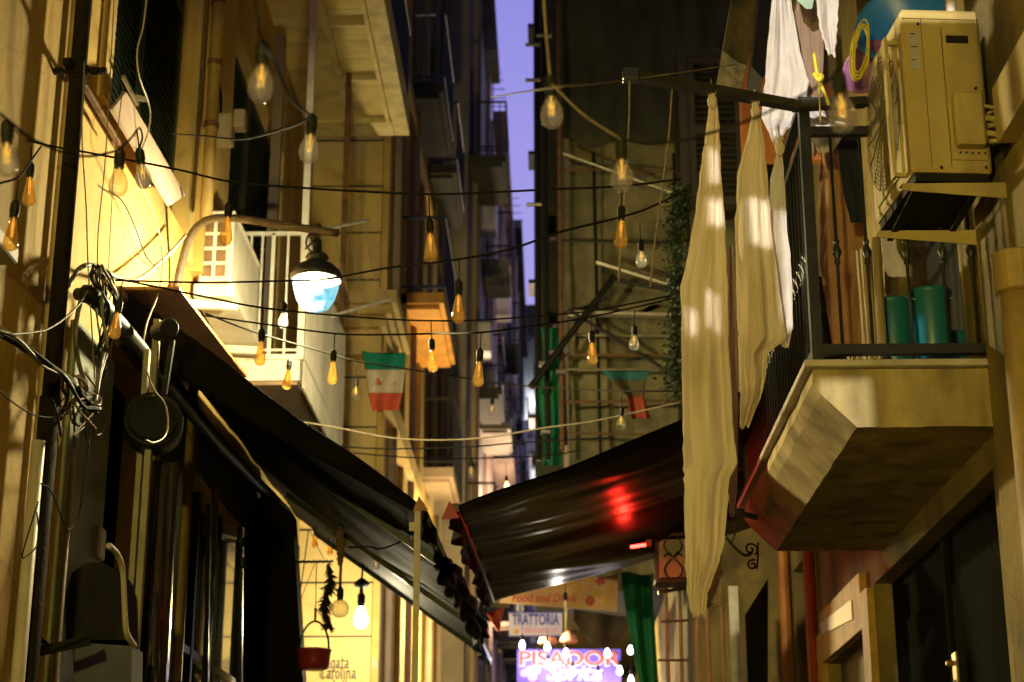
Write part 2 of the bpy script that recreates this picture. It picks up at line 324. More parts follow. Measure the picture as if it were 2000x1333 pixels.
# ------------------------------------------------------------ wall builder with openings
def wallgrid(mb, org, A, N, a0, a1, z0, z1, holes, d=.25, back=None):
    org = V(org); A = V(A); N = V(N)
    P = lambda a, z, k=0: org+A*a+V((0, 0, z))-N*k
    xs = sorted({a0, a1, *[h[0] for h in holes], *[h[2] for h in holes]}); zs = sorted({z0, z1, *[h[1] for h in holes], *[h[3] for h in holes]})
    xs = [x for x in xs if a0 <= x <= a1]; zs = [z for z in zs if z0 <= z <= z1]
    for i in range(len(xs)-1):
        for j in range(len(zs)-1):
            cx, cz = (xs[i]+xs[i+1])/2, (zs[j]+zs[j+1])/2
            if any(h[0] < cx < h[2] and h[1] < cz < h[3] for h in holes): continue
            mb.add([P(xs[i], zs[j]), P(xs[i+1], zs[j]), P(xs[i+1], zs[j+1]), P(xs[i], zs[j+1])], [(0, 1, 2, 3)])
    for h in holes:
        q = [(h[0], h[1]), (h[2], h[1]), (h[2], h[3]), (h[0], h[3])]
        for k in range(4):
            (a, z), (b, y) = q[k], q[(k+1) % 4]
            mb.add([P(a, z), P(b, y), P(b, y, d), P(a, z, d)], [(0, 1, 2, 3)])
    return mb
def slats(mb, org, A, N, a0, a1, z0, z1, pitch=.055, th=.012, dep=.035, fr=.07, k=.12):
    """louvred leaf in a hole: frame + tilted slats"""
    org = V(org); A = V(A); N = V(N)
    P = lambda a, z, q=0: org+A*a+V((0, 0, z))-N*(k+q)
    for (x0, x1, y0, y1) in ((a0, a0+fr, z0, z1), (a1-fr, a1, z0, z1), (a0+fr, a1-fr, z0, z0+fr), (a0+fr, a1-fr, z1-fr, z1), (a0+fr, a1-fr, (z0+z1)/2-fr/2, (z0+z1)/2+fr/2)):
        vs = [P(x0, y0), P(x1, y0), P(x1, y1), P(x0, y1)]; mb.prism(vs, -N*.045)
    z = z0+fr+.02
    while z < z1-fr-.02:
        vs = [P(a0+fr, z+.02, .0), P(a1-fr, z+.02, .0), P(a1-fr, z-.012, -.0+.0)+V((0, 0, 0)), P(a0+fr, z-.012)]
        c = [P(a0+fr, z-.018, .005), P(a1-fr, z-.018, .005), P(a1-fr, z+.022, .04), P(a0+fr, z+.022, .04)]
        mb.prism(c, V((0, 0, .009))); z += pitch
    return mb
def backing(mb, org, A, N, a0, a1, z0, z1, k):
    org = V(org); A = V(A); N = V(N); P = lambda a, z: org+A*a+V((0, 0, z))-N*k
    return mb.prism([P(a0, z0), P(a1, z0), P(a1, z1), P(a0, z1)], -N*.03)
Y3 = (0, 1, 0); X3 = (1, 0, 0)
# ============================================================ LEFT NEAR BUILDING  (wall plane x = -2.6)
XL = -2.6
LB = thing('building', 'ochre plastered building on the left behind the lit street lamp', 'building', (XL-2, 5, 0))
holesL = [(9.15, 6.1, 11.45, 9.6), (12.75, 5.75, 15.6, 8.55), (12.9, 9.6, 15.6, 12.2), (9.75, .2, 11.0, 4.75), (11.9, .4, 16.6, 4.55), (2.0, .2, 4.5, 3.6)]
part('wall', wallgrid(MB(), (XL, 0, 0), Y3, X3, -5, 17.6, 0, 15, holesL), M['yellow'], LB)
for h, nm in ((holesL[0], 0), (holesL[1], 1), (holesL[2], 2)):
    b = MB(); mid = (h[0]+h[2])/2
    slats(b, (XL, 0, 0), Y3, X3, h[0], mid-.01, h[1], h[3], k=.1); slats(b, (XL, 0, 0), Y3, X3, mid+.01, h[2], h[1], h[3], k=.1)
    backing(b, (XL, 0, 0), Y3, X3, h[0], h[2], h[1], h[3], .2)
    part('shutter', b, M['shutter'], LB)
b = backing(MB(), (XL, 0, 0), Y3, X3, 9.75, 11.0, .2, 4.75, .22); part('door', b, M['shutter2'], LB)
b = MB(); backing(b, (XL, 0, 0), Y3, X3, 11.9, 16.6, .4, 4.55, .2)
sw = part('shop_window', b, M['glass'], LB)
b = MB()
for y in (11.92, 12.9, 13.8, 14.9, 15.9, 16.54):
    b.box(XL-.16, XL-.08, y, y+.06, .4, 4.55)
b.box(XL-.15, XL-.09, 11.98, 16.5, 3.3, 3.36); b.box(XL-.15, XL-.09, 11.98, 16.5, 2.5, 2.54)
part('window_frame', b, M['iron'], sw)
part('door', backing(MB(), (XL, 0, 0), Y3, X3, 2.0, 4.5, .2, 3.6, .22), M['shutter2'], LB)
# plaster trim strips round the tall shutter and a moulded band
b = MB(); b.box(XL, XL+.04, 11.45, 11.6, 5.9, 14); b.box(XL, XL+.04, 9.0, 9.15, 6.0, 14)
part('window_surround', b, M['yellow2'], LB)
part('shaded_shop_boards', MB().box(XL, XL+.04, 10.95, 17.4, 4.56, 5.0).box(XL, XL+.035, 11.02, 11.88, 1.0, 4.555), M['darkwall'], LB)  # dark shopfront boards, their dark tone also standing in for awning shade
b = MB(); b.box(XL, XL+.09, 11.68, 12.5, 5.9, 14.5); part('pilaster', b, M['yellow'], LB)
part('roof_cornice', MB().box(XL-.1, XL+.35, -5, 17.5, 15, 15.3), M['yellow2'], LB)
# board wall behind the lower left pipes
b = MB(); b.box(XL, XL+.03, 8.9, 9.72, 1.2, 4.6); part('lower_panel', b, mat('grey_green_wall', (.30, .33, .27), (.2, .22, .18), 2, .8, bump=.3, dirt=(.1, .1, .07), dirt_amt=.6), LB)
# ============================================================ CORNER BUILDING B (front plane y = 17.6, side x = -1.83)
YB = 17.6; XB = -1.83
CB = thing('building', 'yellow corner building with dark painted lettering low on its front', 'building', (XB-.4, YB, 0))
b = MB(); wallgrid(b, (0, YB, 0), X3, (0, -1, 0), XL-.3, XB, 0, 20, [])
hB = [(18.6, 7.2, 20.0, 10.0), (21.2, 8.0, 22.3, 10.4), (18.7, 12, 19.9, 14.4), (21.3, 12, 22.3, 14.4), (24, 7.5, 25.2, 10), (24, 12, 25.2, 14.4), (23.6, 16, 25.0, 18)]
wallgrid(b, (XB, 0, 0), Y3, X3, YB, 27, 0, 20, hB); b.box(XL-.3, XB-.01, 26.9, 27, 0, 20)
part('wall', b, M['yellow2'], CB)
b = MB()
for z in [3.0+.55*i for i in range(24)]: b.box(XL-.3, XB+.004, YB-.006, YB+.01, z, z+.018)
part('joint_line', b, M['ink'], CB)
for h in hB:
    b = MB(); slats(b, (XB, 0, 0), Y3, X3, h[0], h[2], h[1], h[3], pitch=.08, k=.08); backing(b, (XB, 0, 0), Y3, X3, h[0], h[2], h[1], h[3], .2); part('shutter', b, M['shutter2'], CB)
# facade pilasters and pipes glowing in the far lamp
b = MB()
for y0, y1 in ((17.68, 18.2), (20.2, 20.9), (22.7, 23.3), (25.6, 26.2)): b.box(XB, XB+.07, y0, y1, 0, 19)
b.box(XB, XB+.16, 17.6, 27, 6.5, 6.75); b.box(XB, XB+.12, 17.6, 27, 11.2, 11.4)
part('pilaster', b, M['yellow'], CB)
def balcony(par, X0, X1, y0, y1, z, msl, mr, rail=1.0, th=.14, sp=.13, ribs=True, soff=None):
    b = MB(); b.box(X0, X1, y0, y1, z-th, z); b.box(min(X0, X1)+.06, max(X0, X1)-.06, y0+.06, y1-.06, z-th-.06, z-th)
    s = part('balcony', b, msl, par)
    b = MB(); sg = X1
    b.bar((sg, y0, z+rail), (sg, y1, z+rail), .035); b.bar((sg, y0, z+.08), (sg, y1, z+.08), .025)
    for yy in (y0, y1):
        b.bar((X0, yy, z+rail), (sg, yy, z+rail), .035); b.bar((X0, yy, z+.08), (sg, yy, z+.08), .025)
        n = max(1, int(abs(X1-X0)/sp))
        for i in range(n): b.bar((X0+(sg-X0)*(i+.5)/n, yy, z), (X0+(sg-X0)*(i+.5)/n, yy, z+rail), .014)
    n = int((y1-y0)/sp)
    for i in range(n+1): b.bar((sg, y0+(y1-y0)*i/n, z), (sg, y0+(y1-y0)*i/n, z+rail), .014)
    part('railing', b, mr, s); return s
z1 = PX(870, 603, -1.3).z
balcony(CB, XB, -1.3, 20.2, 22.8, z1+.1, M['orangesoffit'], M['iron'])
zc = PY(740, 600, 17.3).z
b = MB(); b.box(XB-.8, -1.60, 17.15, 19.0, zc, zc+.14); b.box(XB-.8, -1.66, 17.22, 18.9, zc-.10, zc-.002); b.box(XB-.8, -1.72, 17.3, 18.8, zc-.22, zc-.102); b.box(XB-.8, -1.78, 17.38, 18.7, zc-.5, zc-.222)
part('cornice', b, M['yellow2'], CB)
balcony(CB, XB, -1.35, 20.4, 22.4, 11.7, M['darkwall'], M['iron'])
balcony(CB, XB, -1.35, 23.5, 25.6, 11.9, M['darkwall'], M['iron'])
balcony(CB, XB, -1.35, 23.5, 25.8, 7.3, M['far2'], M['iron'])
b = MB()
for y, x in ((18.4, .1), (21.0, .09), (24.5, .1), (26.4, .12)): b.tube([(XB+x, y, .2), (XB+x, y, 19)], .05, 8)
part('drainpipe', b, M['far2'], CB)
# blackletter wall text, drawn with a broad nib as raised paint
GL = {
 'B': [[(0, 0), (0, 1.4)], [(0, 1.4), (.5, 1.25), (.45, .8), (.05, .7)], [(.05, .7), (.55, .5), (.5, .1), (0, 0)]],
 'C': [[(.55, 1.25), (.2, 1.4), (0, 1.0), (0, .3), (.3, 0), (.6, .2)], [(.3, 1.1), (.3, .3)]],
 'r': [[(0, .95), (.08, .85), (.08, .05), (.18, 0)], [(.1, .8), (.32, .95), (.42, .82)]],
 'i': [[(0, .95), (.08, .85), (.08, .08), (.2, 0)], [(.06, 1.22), (.1, 1.26)]],
 'g': [[(.4, .9), (.1, .9), (.02, .5), (.08, .1), (.35, .05)], [(.4, .95), (.4, -.2), (.2, -.4), (0, -.3)]],
 'a': [[(.05, .85), (.35, .92), (.38, .1), (.5, 0)], [(.35, .55), (.05, .4), (.05, .08), (.35, .12)]],
 't': [[(.12, 1.25), (.12, .1), (.32, 0)], [(0, .92), (.34, .92)]],
 'o': [[(.2, .95), (.02, .75), (.02, .2), (.2, 0), (.4, .2), (.4, .75), (.2, .95)]],
 'l': [[(.05, 1.4), (.1, 1.3), (.1, .08), (.22, 0)]],
 'n': [[(0, .95), (.08, .85), (.08, 0)], [(.1, .78), (.34, .95), (.42, .8), (.42, .08), (.54, 0)]],
 'e': [[(.4, .2), (.2, 0), (.02, .2), (.02, .75), (.22, .95), (.4, .72), (.05, .5)]],
 'd': [[(.05, 1.35), (.38, .9), (.38, .15), (.2, 0), (.02, .2), (.02, .7), (.3, .85)]]}
AD = {'B': .8, 'C': .8, 'r': .5, 'i': .33, 'g': .6, 'a': .62, 't': .45, 'o': .58, 'l': .36, 'n': .68, 'e': .55, 'd': .58}
def nib(mb, word, x0, zb, s, Y, nw=.13):
    x = x0
    for ch in word:
        for st in GL[ch]:
            for (a, c), (d, e2) in zip(st, st[1:]):
                n = nw*s; dx, dz = n*.62, n*.78
                p0 = (x+a*s, zb+c*s); p1 = (x+d*s, zb+e2*s)
                pts = [(p0[0]-dx, p0[1]+dz*.0-n*.3), (p0[0]+dx, p0[1]+n*.3), (p1[0]-dx, p1[1]-n*.3), (p1[0]+dx, p1[1]+n*.3)]
                pts += [(p0[0], p0[1]+dz), (p0[0], p0[1]-dz), (p1[0], p1[1]+dz), (p1[0], p1[1]-dz)]
                pts = sorted(set(pts)); 
                def cross(o, a_, b_): return (a_[0]-o[0])*(b_[1]-o[1])-(a_[1]-o[1])*(b_[0]-o[0])
                lo = []
                for p in pts:
                    while len(lo) > 1 and cross(lo[-2], lo[-1], p) <= 0: lo.pop()
                    lo.append(p)
                up = []
                for p in reversed(pts):
                    while len(up) > 1 and cross(up[-2], up[-1], p) <= 0: up.pop()
                    up.append(p)
                hull = lo[:-1]+up[:-1]
                k = random.random()*.0015
                mb.prism([(q[0], Y-.004-k, q[1]) for q in hull], (0, .004, 0))
        x += AD[ch]*s
    return x
b = MB(); hs = .083
p = PY(632, 1306, YB); nib(b, 'Brigata', p.x-.06, p.z, hs, YB)
p = PY(625, 1326, YB); nib(b, 'Carolina', p.x, p.z, hs, YB)
p = PY(650, 1352, YB); nib(b, 'della', p.x, p.z, hs, YB)
part('painted_lettering', b, M['ink'], CB)
# ============================================================ FAR LEFT ROW
def farbuild(name, label, X, y0, y1, z1, m, seed, side=1, bal=True, zs=(3.5, 7, 10.4, 13.8, 17.2, 20.6, 24), w=1.0, depth=8, out=.55):
    rnd = random.Random(seed); th = thing(name, label, 'building', (X-side*2, (y0+y1)/2, 0)); N = (side, 0, 0)
    holes = []; y = y0+.8
    while y < y1-1.3:
        for z in zs:
            if z+2.3 < z1: holes.append((y, z, y+w, z+2.1+rnd.random()*.2))
        y += 2.3+rnd.random()*.6
    b = wallgrid(MB(), (X, 0, 0), Y3, N, y0, y1, 0, z1, holes, .2)
    xb = X-side*depth
    b.add([(X, y0, 0), (xb, y0, 0), (xb, y0, z1), (X, y0, z1)], [(0, 1, 2, 3)]); b.add([(X, y1, 0), (xb, y1, 0), (xb, y1, z1), (X, y1, z1)], [(0, 1, 2, 3)])
    b.add([(X, y0, z1), (xb, y0, z1), (xb, y1, z1), (X, y1, z1)], [(0, 1, 2, 3)]); b.add([(xb, y0, 0), (xb, y1, 0), (xb, y1, z1), (xb, y0, z1)], [(0, 1, 2, 3)])
    part('wall', b, m, th)
    for h in holes:
        b = backing(MB(), (X, 0, 0), Y3, N, h[0], h[2], h[1], h[3], .12); slats(b, (X, 0, 0), Y3, N, h[0], h[2], h[1], h[3], pitch=.16, k=.05); part('window', b, rnd.choice([M['shutter2'], M['dark'], M['glass']]), th)
        if bal and rnd.random() < .75:
            balcony(th, X, X+side*(out*(.8+.4*rnd.random())), h[0]-.4, h[2]+.5, h[1]-.02, rnd.choice([m, M['far1'], M['darkwall']]), M['iron'], sp=.2)
        if rnd.random() < .45:
            q = MB().bevbox(min(X, X+side*.34), max(X, X+side*.34), h[2]+.1, h[2]+.75, h[1]+.3, h[1]+.85, .03); part('air_conditioner', q, M['corr'], th)
    b = MB()
    for k in range(3):
        yy = y0+.3+rnd.random()*(y1-y0-.6); b.tube([(X+side*.07, yy, 0), (X+side*.07, yy, z1)], .055, 8)
    part('drainpipe', b, M['far2'], th)
    part('cornice', MB().box(min(X, X+side*.3), max(X, X+side*.3), y0, y1, z1-.02, z1+.22), m, th)
    return th
farbuild('building', 'grey shabby balconied building next beyond the yellow corner house', -1.36, 27, 35, 18.9, M['far1'], 3)
farbuild('building', 'pinkish stained tall building with stacked balconies left of the sky slit', -1.2, 35, 44, 18.0, M['far2'], 5)
farbuild('building', 'slate coloured far building whose balconies edge the strip of sky', -1.02, 44, 56, 19.0, M['far3'], 8, out=.32)
farbuild('building', 'farthest shadowy building on the left, narrow below the sky strip', -.88, 56, 70, 19.6, M['far3'], 11, bal=False)
EB = thing('building', 'far end house closing the alley, dark above a pale lower front', 'building', (0, 72, 0))
zt = PY(1040, 655, 72).z; zm = PY(1040, 815, 72).z
b = MB(); wallgrid(b, (0, 72, 0), X3, (0, -1, 0), -6, 6, zm, zt, [(-.9, zm+1, -.3, zm+2.3), (-.9, zm+3.6, -.3, zm+5), (.1, zm+1, .6, zm+2.3)], .2); b.box(-6, 6, 72.5, 78, 0, zt); part('wall', b, M['far3'], EB)
b = MB(); wallgrid(b, (0, 71.9, 0), X3, (0, -1, 0), -6, 6, 0, zm, [(-1.1, zm-2.2, -.6, zm-1), (-.2, zm-2.2, .2, zm-1.1)], .2); lf = part('lower_front', b, M['far4'], EB)
part('window', MB().box(-1.2, .8, 72.2, 72.25, zm-2.3, zm+5.2), M['dark'], EB)
# rooftop antennas by the sky slit
for i, (y, zz, lb) in enumerate(((44.5, 18.8, 'thin branched antenna on the slate far building against the sky'), (36, 18.2, 'taller antenna with crossed rods above the pinkish building'))):
    b = MB(); x = -1.05 if i == 0 else -1.25; b.bar((x, y, zz), (x, y, zz+1.6), .03)
    for k in range(5): b.bar((x-.35+.04*k, y, zz+.6+.22*k), (x+.35-.04*k, y, zz+.6+.22*k), .018)
    solo('roof_antenna', b, M['black'], lb, 'antenna', 'roof antennas at the sky strip')
# ============================================================ RIGHT NEAR BUILDING (wall plane x = 2.2)
XR = 2.2
RB = thing('building', 'grimy ochre building on the right carrying the iron balcony', 'building', (XR+2, 5, 0))
hR = [(8.75, 4.1, 10.7, 6.9), (8.42, .1, 11.75, 3.62), (12.05, .1, 13.9, 3.35), (14.6, .1, 15.6, 4.4)]
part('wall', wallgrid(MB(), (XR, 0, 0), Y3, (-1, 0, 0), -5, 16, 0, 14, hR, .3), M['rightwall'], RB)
b = backing(MB(), (XR, 0, 0), Y3, (-1, 0, 0), 8.75, 10.7, 4.1, 6.9, .28); part('balcony_door', b, M['dark'], RB)
b = backing(MB(), (XR, 0, 0), Y3, (-1, 0, 0), 8.42, 11.75, .1, 3.62, .12)
for i in range(2): b.box(XR+.105, XR+.119, 8.6+i*1.65, 9.95+i*1.62, 1.9, 3.3)
b.box(XR+.09, XR+.119, 10.02, 10.1, .1, 3.6)
dd = part('double_door', b, M['shutter2'], RB, 'tall black double door')
p = PX(1845, 1310, XR); b = MB().bevbox(XR+.055, XR+.07, p.y-.05, p.y+.05, p.z-.13, p.z+.10, .004); b.lathe([(.012, 0), (.016, .012), (.02, .03), (.012, .045)], (XR+.055, p.y, p.z+.04), 10, Matrix.Rotation(-math.pi/2, 3, 'Y')); b.lathe([(.009, 0), (.009, .01)], (XR+.055, p.y, p.z-.06), 8, Matrix.Rotation(-math.pi/2, 3, 'Y'))
part('lock_plate', b, M['brass'], dd)
# ochre wooden frame with poster, second doorway
b = MB(); b.box(XR-.05, XR+.05, 11.78, 12.04, 0, 3.6); b.box(XR-.05, XR+.05, 13.92, 14.15, 0, 3.6); b.box(XR-.05, XR+.05, 12.04, 13.92, 3.36, 3.75)
part('door_frame', b, M['ochreframe'], RB)
b = backing(MB(), (XR, 0, 0), Y3, (-1, 0, 0), 12.05, 13.9, .1, 3.35, .1); part('poster_panel', b, M['painting'], RB)
b = backing(MB(), (XR, 0, 0), Y3, (-1, 0, 0), 14.6, 15.6, .1, 4.4, .15); part('door', b, M['rust'], RB)
b = MB(); b.box(XR-.05, XR, 7.0, 8.16, 0, 4.9); part('pilaster', b, M['rightwall'], RB)
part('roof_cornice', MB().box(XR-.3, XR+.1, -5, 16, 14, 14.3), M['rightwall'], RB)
b = MB()
for y0 in (14.2, 15.75): b.tube([(XR-.07, y0, 0), (XR-.07, y0, 5)], .05, 8)
part('drainpipe', b, M['orange'], RB)
# right wall downpipe beside the balcony
dp = thing('drainpipe', 'thick ochre downpipe with collar right of the buckets', 'drainpipe', (XR-.1, 7.75, 0))
zc2 = PX(1988, 500, XR-.16).z; ydp = PX(1990, 600, XR-.16).y
part('pipe', MB().tube([(XR-.16, ydp, 0), (XR-.16, ydp, zc2-.06)], .08, 20), M['pipeY'], dp, smooth=True)
part('collar', MB().lathe([(.082, -.16), (.098, -.15), (.10, 0), (.105, .02), (.09, .03)], (XR-.16, ydp, zc2), 20), M['pipeY'], dp)
# right balcony
BR = thing('balcony', 'concrete balcony slab with black iron railing holding laundry and buckets', 'balcony', (1.7, 9.8, 3.78))
b = MB()
prof = [(1.30, 4.075), (1.295, 4.0), (1.335, 3.945), (1.50, 3.78), (XR, 3.78), (XR, 4.075)]
def slab(t, s_):  # noisy extrusion
    i = s_*len(prof); return None
ny = 26; 
pts = []
dense = []
for (a, c) in zip(prof, prof[1:]+prof[:1]):
    k = max(1, int(math.hypot(a[0]-c[0], a[1]-c[1])/.05)); dense += [(a[0]+(c[0]-a[0])*i/k, a[1]+(c[1]-a[1])*i/k) for i in range(k)]
vs = []; fs = []; nd = len(dense); y0, y1 = 8.20, 11.4
for j in range(ny+1):
    y = y0+(y1-y0)*j/ny
    for (x, z) in dense:
        n_ = noise.noise(V((x*4, y*4, z*4)))*.006+noise.noise(V((x*22, y*22, z*22)))*.003
        vs.append((x-n_*(x < 2.15)*(x < 1.6), y, z+n_*(z < 4.0)))
for j in range(ny):
    for i in range(nd):
        k = (i+1) % nd; fs.append((j*nd+i, j*nd+k, j*nd+nd+k, j*nd+nd+i))
fs += [tuple(range(nd)), tuple(range(ny*nd, ny*nd+nd))]
b.add(vs, fs); part('slab', b, M['concrete'], BR)
part('marble_edge', MB().bevbox(1.255, XR, 8.15, 11.45, 4.078, 4.112, .006), M['marble'], BR)
ztop = PY(1600, 205, 8.25).z; zr2 = PY(1600, 263, 8.25).z; zb = 4.18
xo = 1.33
b = MB(); b.bar((xo, 8.2, ztop), (xo, 11.4, ztop), .05, .035); b.bar((xo, 8.22, zr2), (xo, 11.38, zr2), .03); b.bar((xo, 8.22, zb), (xo, 11.38, zb), .04)
b.bar((xo-.02, 8.22, ztop), (XR, 8.22, ztop), .05, .035); b.bar((xo, 8.22, zr2), (XR, 8.22, zr2), .045); b.bar((xo, 8.22, zb), (XR, 8.22, zb), .05, .05); b.bar((xo, 11.38, ztop), (XR, 11.38, ztop), .05)
b.bar((xo, 8.22, 4.11), (xo, 8.22, ztop+.02), .055); b.bar((xo, 11.38, 4.11), (xo, 11.38, ztop), .05); b.bar((xo+.1, 11.38, 4.11), (xo+.1, 11.38, ztop), .03)
part('rail', b, M['iron'], BR)
def baluster(x, y, knob=True):
    r = .0085; b = MB(); zt_ = zr2; zk = zb+.52
    pr = [(r, zb), (r, zk-.07), (.014, zk-.065), (.018, zk-.055), (.012, zk-.045), (.014, zk-.03), (.026, zk), (.014, zk+.03), (.012, zk+.045), (.018, zk+.055), (.014, zk+.065), (r, zk+.07), (r, zt_)]
    b.lathe(pr, (x, y, 0), 10); return b
for u in (1592, 1641, 1700, 1778, 1849, 1905):
    p = PY(u, 600, 8.22); part('baluster', baluster(p.x, 8.22), M['iron'], BR, smooth=True)
for i in range(27): part('baluster', baluster(xo, 8.32+i*.115), M['iron'], BR, smooth=True)
# clothes bars
CBm = thing('clothes_bracket', 'dark steel bracket arm reaching into the alley above the hanging sheets', 'bracket', (1.0, 8.1, 5.5))
a0 = PY(1228, 147, 7.6); a1 = PY(1560, 208, 8.1); a2 = PY(1690, 200, 8.15)
b = MB(); b.bar(a0, a1, .055, .045); b.bar(a1-V((.03, 0, 0)), a2, .055, .045); part('arm', b, M['iron'], CBm)
part('plate', MB().bevbox(a0.x-.03, a0.x+.05, a0.y-.035, a0.y+.035, a0.z-.032, a0.z+.028, .006), M['iron'], CBm)
# ropes with loops on the arm
def cable(name, pts, r, m, label, cat='cable', group=None, n=6, sub=8):
    pts = [V(p) for p in pts]; out = []
    P = [pts[0]*2-pts[1]]+pts+[pts[-1]*2-pts[-2]]
    for i in range(1, len(P)-2):
        for k in range(sub):
            t = k/sub; a, b_, c, d = P[i-1], P[i], P[i+1], P[i+2]
            out.append(.5*((2*b_)+(c-a)*t+(2*a-5*b_+4*c-d)*t*t+(3*b_-a-3*c+d)*t**3))
    out.append(pts[-1]); return solo(name, MB().tube(out, r, n), m, label, cat, group, smooth=True)
def rope_curve(pts, sub=6):
    pts = [V(p) for p in pts]; out = []; P = [pts[0]*2-pts[1]]+pts+[pts[-1]*2-pts[-2]]
    for i in range(1, len(P)-2):
        for k in range(sub):
            t = k/sub; a, b_, c, d = P[i-1], P[i], P[i+1], P[i+2]
            out.append(.5*((2*b_)+(c-a)*t+(2*a-5*b_+4*c-d)*t*t+(3*b_-a-3*c+d)*t**3))
    out.append(pts[-1]); return out
cable('rope', [PY(1230, 158, 7.6), PY(1228, 250, 7.6), PY(1222, 380, 7.6), PY(1208, 550, 7.6)], .0045, M['palecable'], 'left of two loose pale cords hanging from the dark bracket arm tip', 'rope', 'cords hanging from the bracket arm')
cable('rope', [PY(1313, 172, 7.75), PY(1305, 280, 7.75), PY(1285, 430, 7.75), PY(1270, 560, 7.75)], .0045, M['palecable'], 'right of two loose pale cords, nearer the long cream sheet', 'rope', 'cords hanging from the bracket arm')
for (u, v, Y) in ((1208, 550, 7.6), (1270, 560, 7.75)):
    pass
# ---------------------------------------------------------------- AC unit, right
ya = 7.6; q0 = PY(1744, 20, ya); q1 = PY(1768, 348, ya); q2 = PY(1930, 340, ya)
ax0 = (q0.x+q1.x)/2; ax1 = q2.x+.0; az0 = q1.z; az1 = q0.z; yl = PZ(1692, 452, az0).y
AR = thing('air_conditioner', 'large yellowed outdoor air conditioner on brackets above the right balcony', 'air conditioner', ((ax0+ax1)/2, ya+.4, az0))
yl = min(yl, ya+1.05)
part('casing', MB().bevbox(ax0, ax1, ya, yl, az0+.03, az1, .018), M['acbody'], AR)
part('base_tray', MB().box(ax0+.02, ax1-.02, ya+.02, yl-.02, az0-.01, az0+.03), M['acdark'], AR)
W = ax1-ax0; H = az1-az0
b = MB(); b.bevbox(ax0+W*.50, ax0+W*.93, ya-.012, ya+.005, az0+H*.10, az0+H*.93, .004); part('side_panel', b, M['acbody'], AR)
b = MB(); b.box(ax0+W*.245, ax0+W*.25, ya-.002, ya+.01, az0+.05, az1-.05); b.box(ax0+W*.02, ax1-.01, ya-.002, ya+.01, az1-.055, az1-.052); b.box(ax0+W*.49, ax0+W*.495, ya-.002, ya+.01, az0+.05, az1-.1); part('seam', b, M['acdark'], AR)
part('handle_recess', MB().bevbox(ax0+W*.54, ax0+W*.82, ya-.016, ya-.011, az0+H*.79, az0+H*.835, .0015), M['acdark'], AR)
b = MB(); x0, x1, zz0, zz1 = ax0+W*.52, ax0+W*.90, az0+H*.16, az0+H*.47
b.bevbox(x0, x1, ya-.085, ya-.012, zz0, zz1, .018); vc = part('valve_cover', b, M['acbody'], AR)
b = MB()
for i in range(5): b.lathe([(.004, 0), (.004, .012)], (x0+.03+i*.03, ya-.012, zz0-.02), 6, Matrix.Rotation(math.pi/2, 3, 'X'))
for (xx, zz) in ((ax0+W*.2, az1-.09), (ax0+W*.86, az0+H*.52), (ax0+W*.35, az0+.045), (ax0+W*.9, az0+.05)): b.lathe([(.007, 0), (.006, .01)], (xx, ya-.012, zz), 8, Matrix.Rotation(math.pi/2, 3, 'X'))
part('screw', b, M['acdark'], AR)
part('rating_label', MB().box(ax0+W*.09, ax0+W*.20, ya-.003, ya+.002, az1-.33, az1-.12), mat('sticker', (.42, .41, .38), (.36, .35, .33), 20, .5), AR)
b = MB()
for i in range(3): b.box(ax0+W*.10, ax0+W*(.16+.02*(i % 2)), ya-.0042, ya-.0032, az1-.14-i*.07, az1-.135-i*.07)
part('label_print', b, M['ink'], AR)
# fan side: louvred plate and ribs seen on the left face
b = MB(); b.bevbox(ax0-.012, ax0+.003, ya+.12, yl-.1, az0+.08, az1-.1, .003); fp = part('fan_plate', b, M['acbody'], AR)
b = MB(); cy = (ya+yl)/2+.02; cz_ = (az0+az1)/2
for k in range(1, 16):
    r = .02*k; n = 40
    for c0 in (cz_,):
        b.tube([(ax0-.02, cy+r*math.cos(2*math.pi*i/n), c0+r*1.15*math.sin(2*math.pi*i/n)) for i in range(n+1)], .0022, 4)
for k in range(8):
    a = k*math.pi/8; b.bar((ax0-.022, cy+.3*math.cos(a), cz_+.345*math.sin(a)), (ax0-.022, cy-.3*math.cos(a), cz_-.345*math.sin(a)), .006)
part('fan_grille', b, mat('ac_grille_bars', (.16, .125, .045), (.10, .08, .03), 8, .6), fp)
b = MB(); b.bar((ax0-.06, ya+.10, az0+.03), (ax0-.06, ya+.10, az1-.12), .016, .05); b.bar((ax0-.06, ya+.1, az0+.05), (ax0, ya+.1, az0+.05), .02); b.bar((ax0-.06, ya+.1, az1-.14), (ax0, ya+.1, az1-.14), .02)
part('guard_bar', b, M['acbody'], AR)
AR.rotation_euler.z = math.radians(4.5)
BK = thing('bracket', 'pair of painted angle brackets bolted under the right air conditioner', 'bracket', (2.1, ya, az0-.1))
for (yy) in (ya-.02, yl-.1):
    b = MB(); zz = az0-.022
    b.bar((ax0-.03, yy, zz-.028), (XR+.0, yy, zz-.028), .05, .006); b.prism([(ax0-.03, yy-.028, zz-.06-.0), (XR, yy-.028, zz-.11), (XR, yy-.028, zz-.026), (ax0-.03, yy-.028, zz-.026)], (0, .006, 0))
    part('arm', b, M['acbody'], BK)
b = MB(); b.bar((ax0+.05, ya-.03, az0-.052), (ax0+.05, yl, az0-.052), .03, .008); b.bar((ax1-.05, ya-.03, az0-.052), (ax1-.05, yl, az0-.052), .03, .008)
part('crossbar', b, M['acdark'], BK)
b = MB()
for k, dz in enumerate((.40, .33, .24)):
    z = az0+H*dz
    b.tube(rope_curve([(x1-.01, ya-.05, z), (x1+.06, ya-.05, z-.01), (ax1+.06, ya-.05, z+.01-.02*k), (XR-.12, ya-.0, z-.02)]), .016 if k else .01, 8)
part('insulated_pipe', b, M['acbody'], AR, smooth=True)
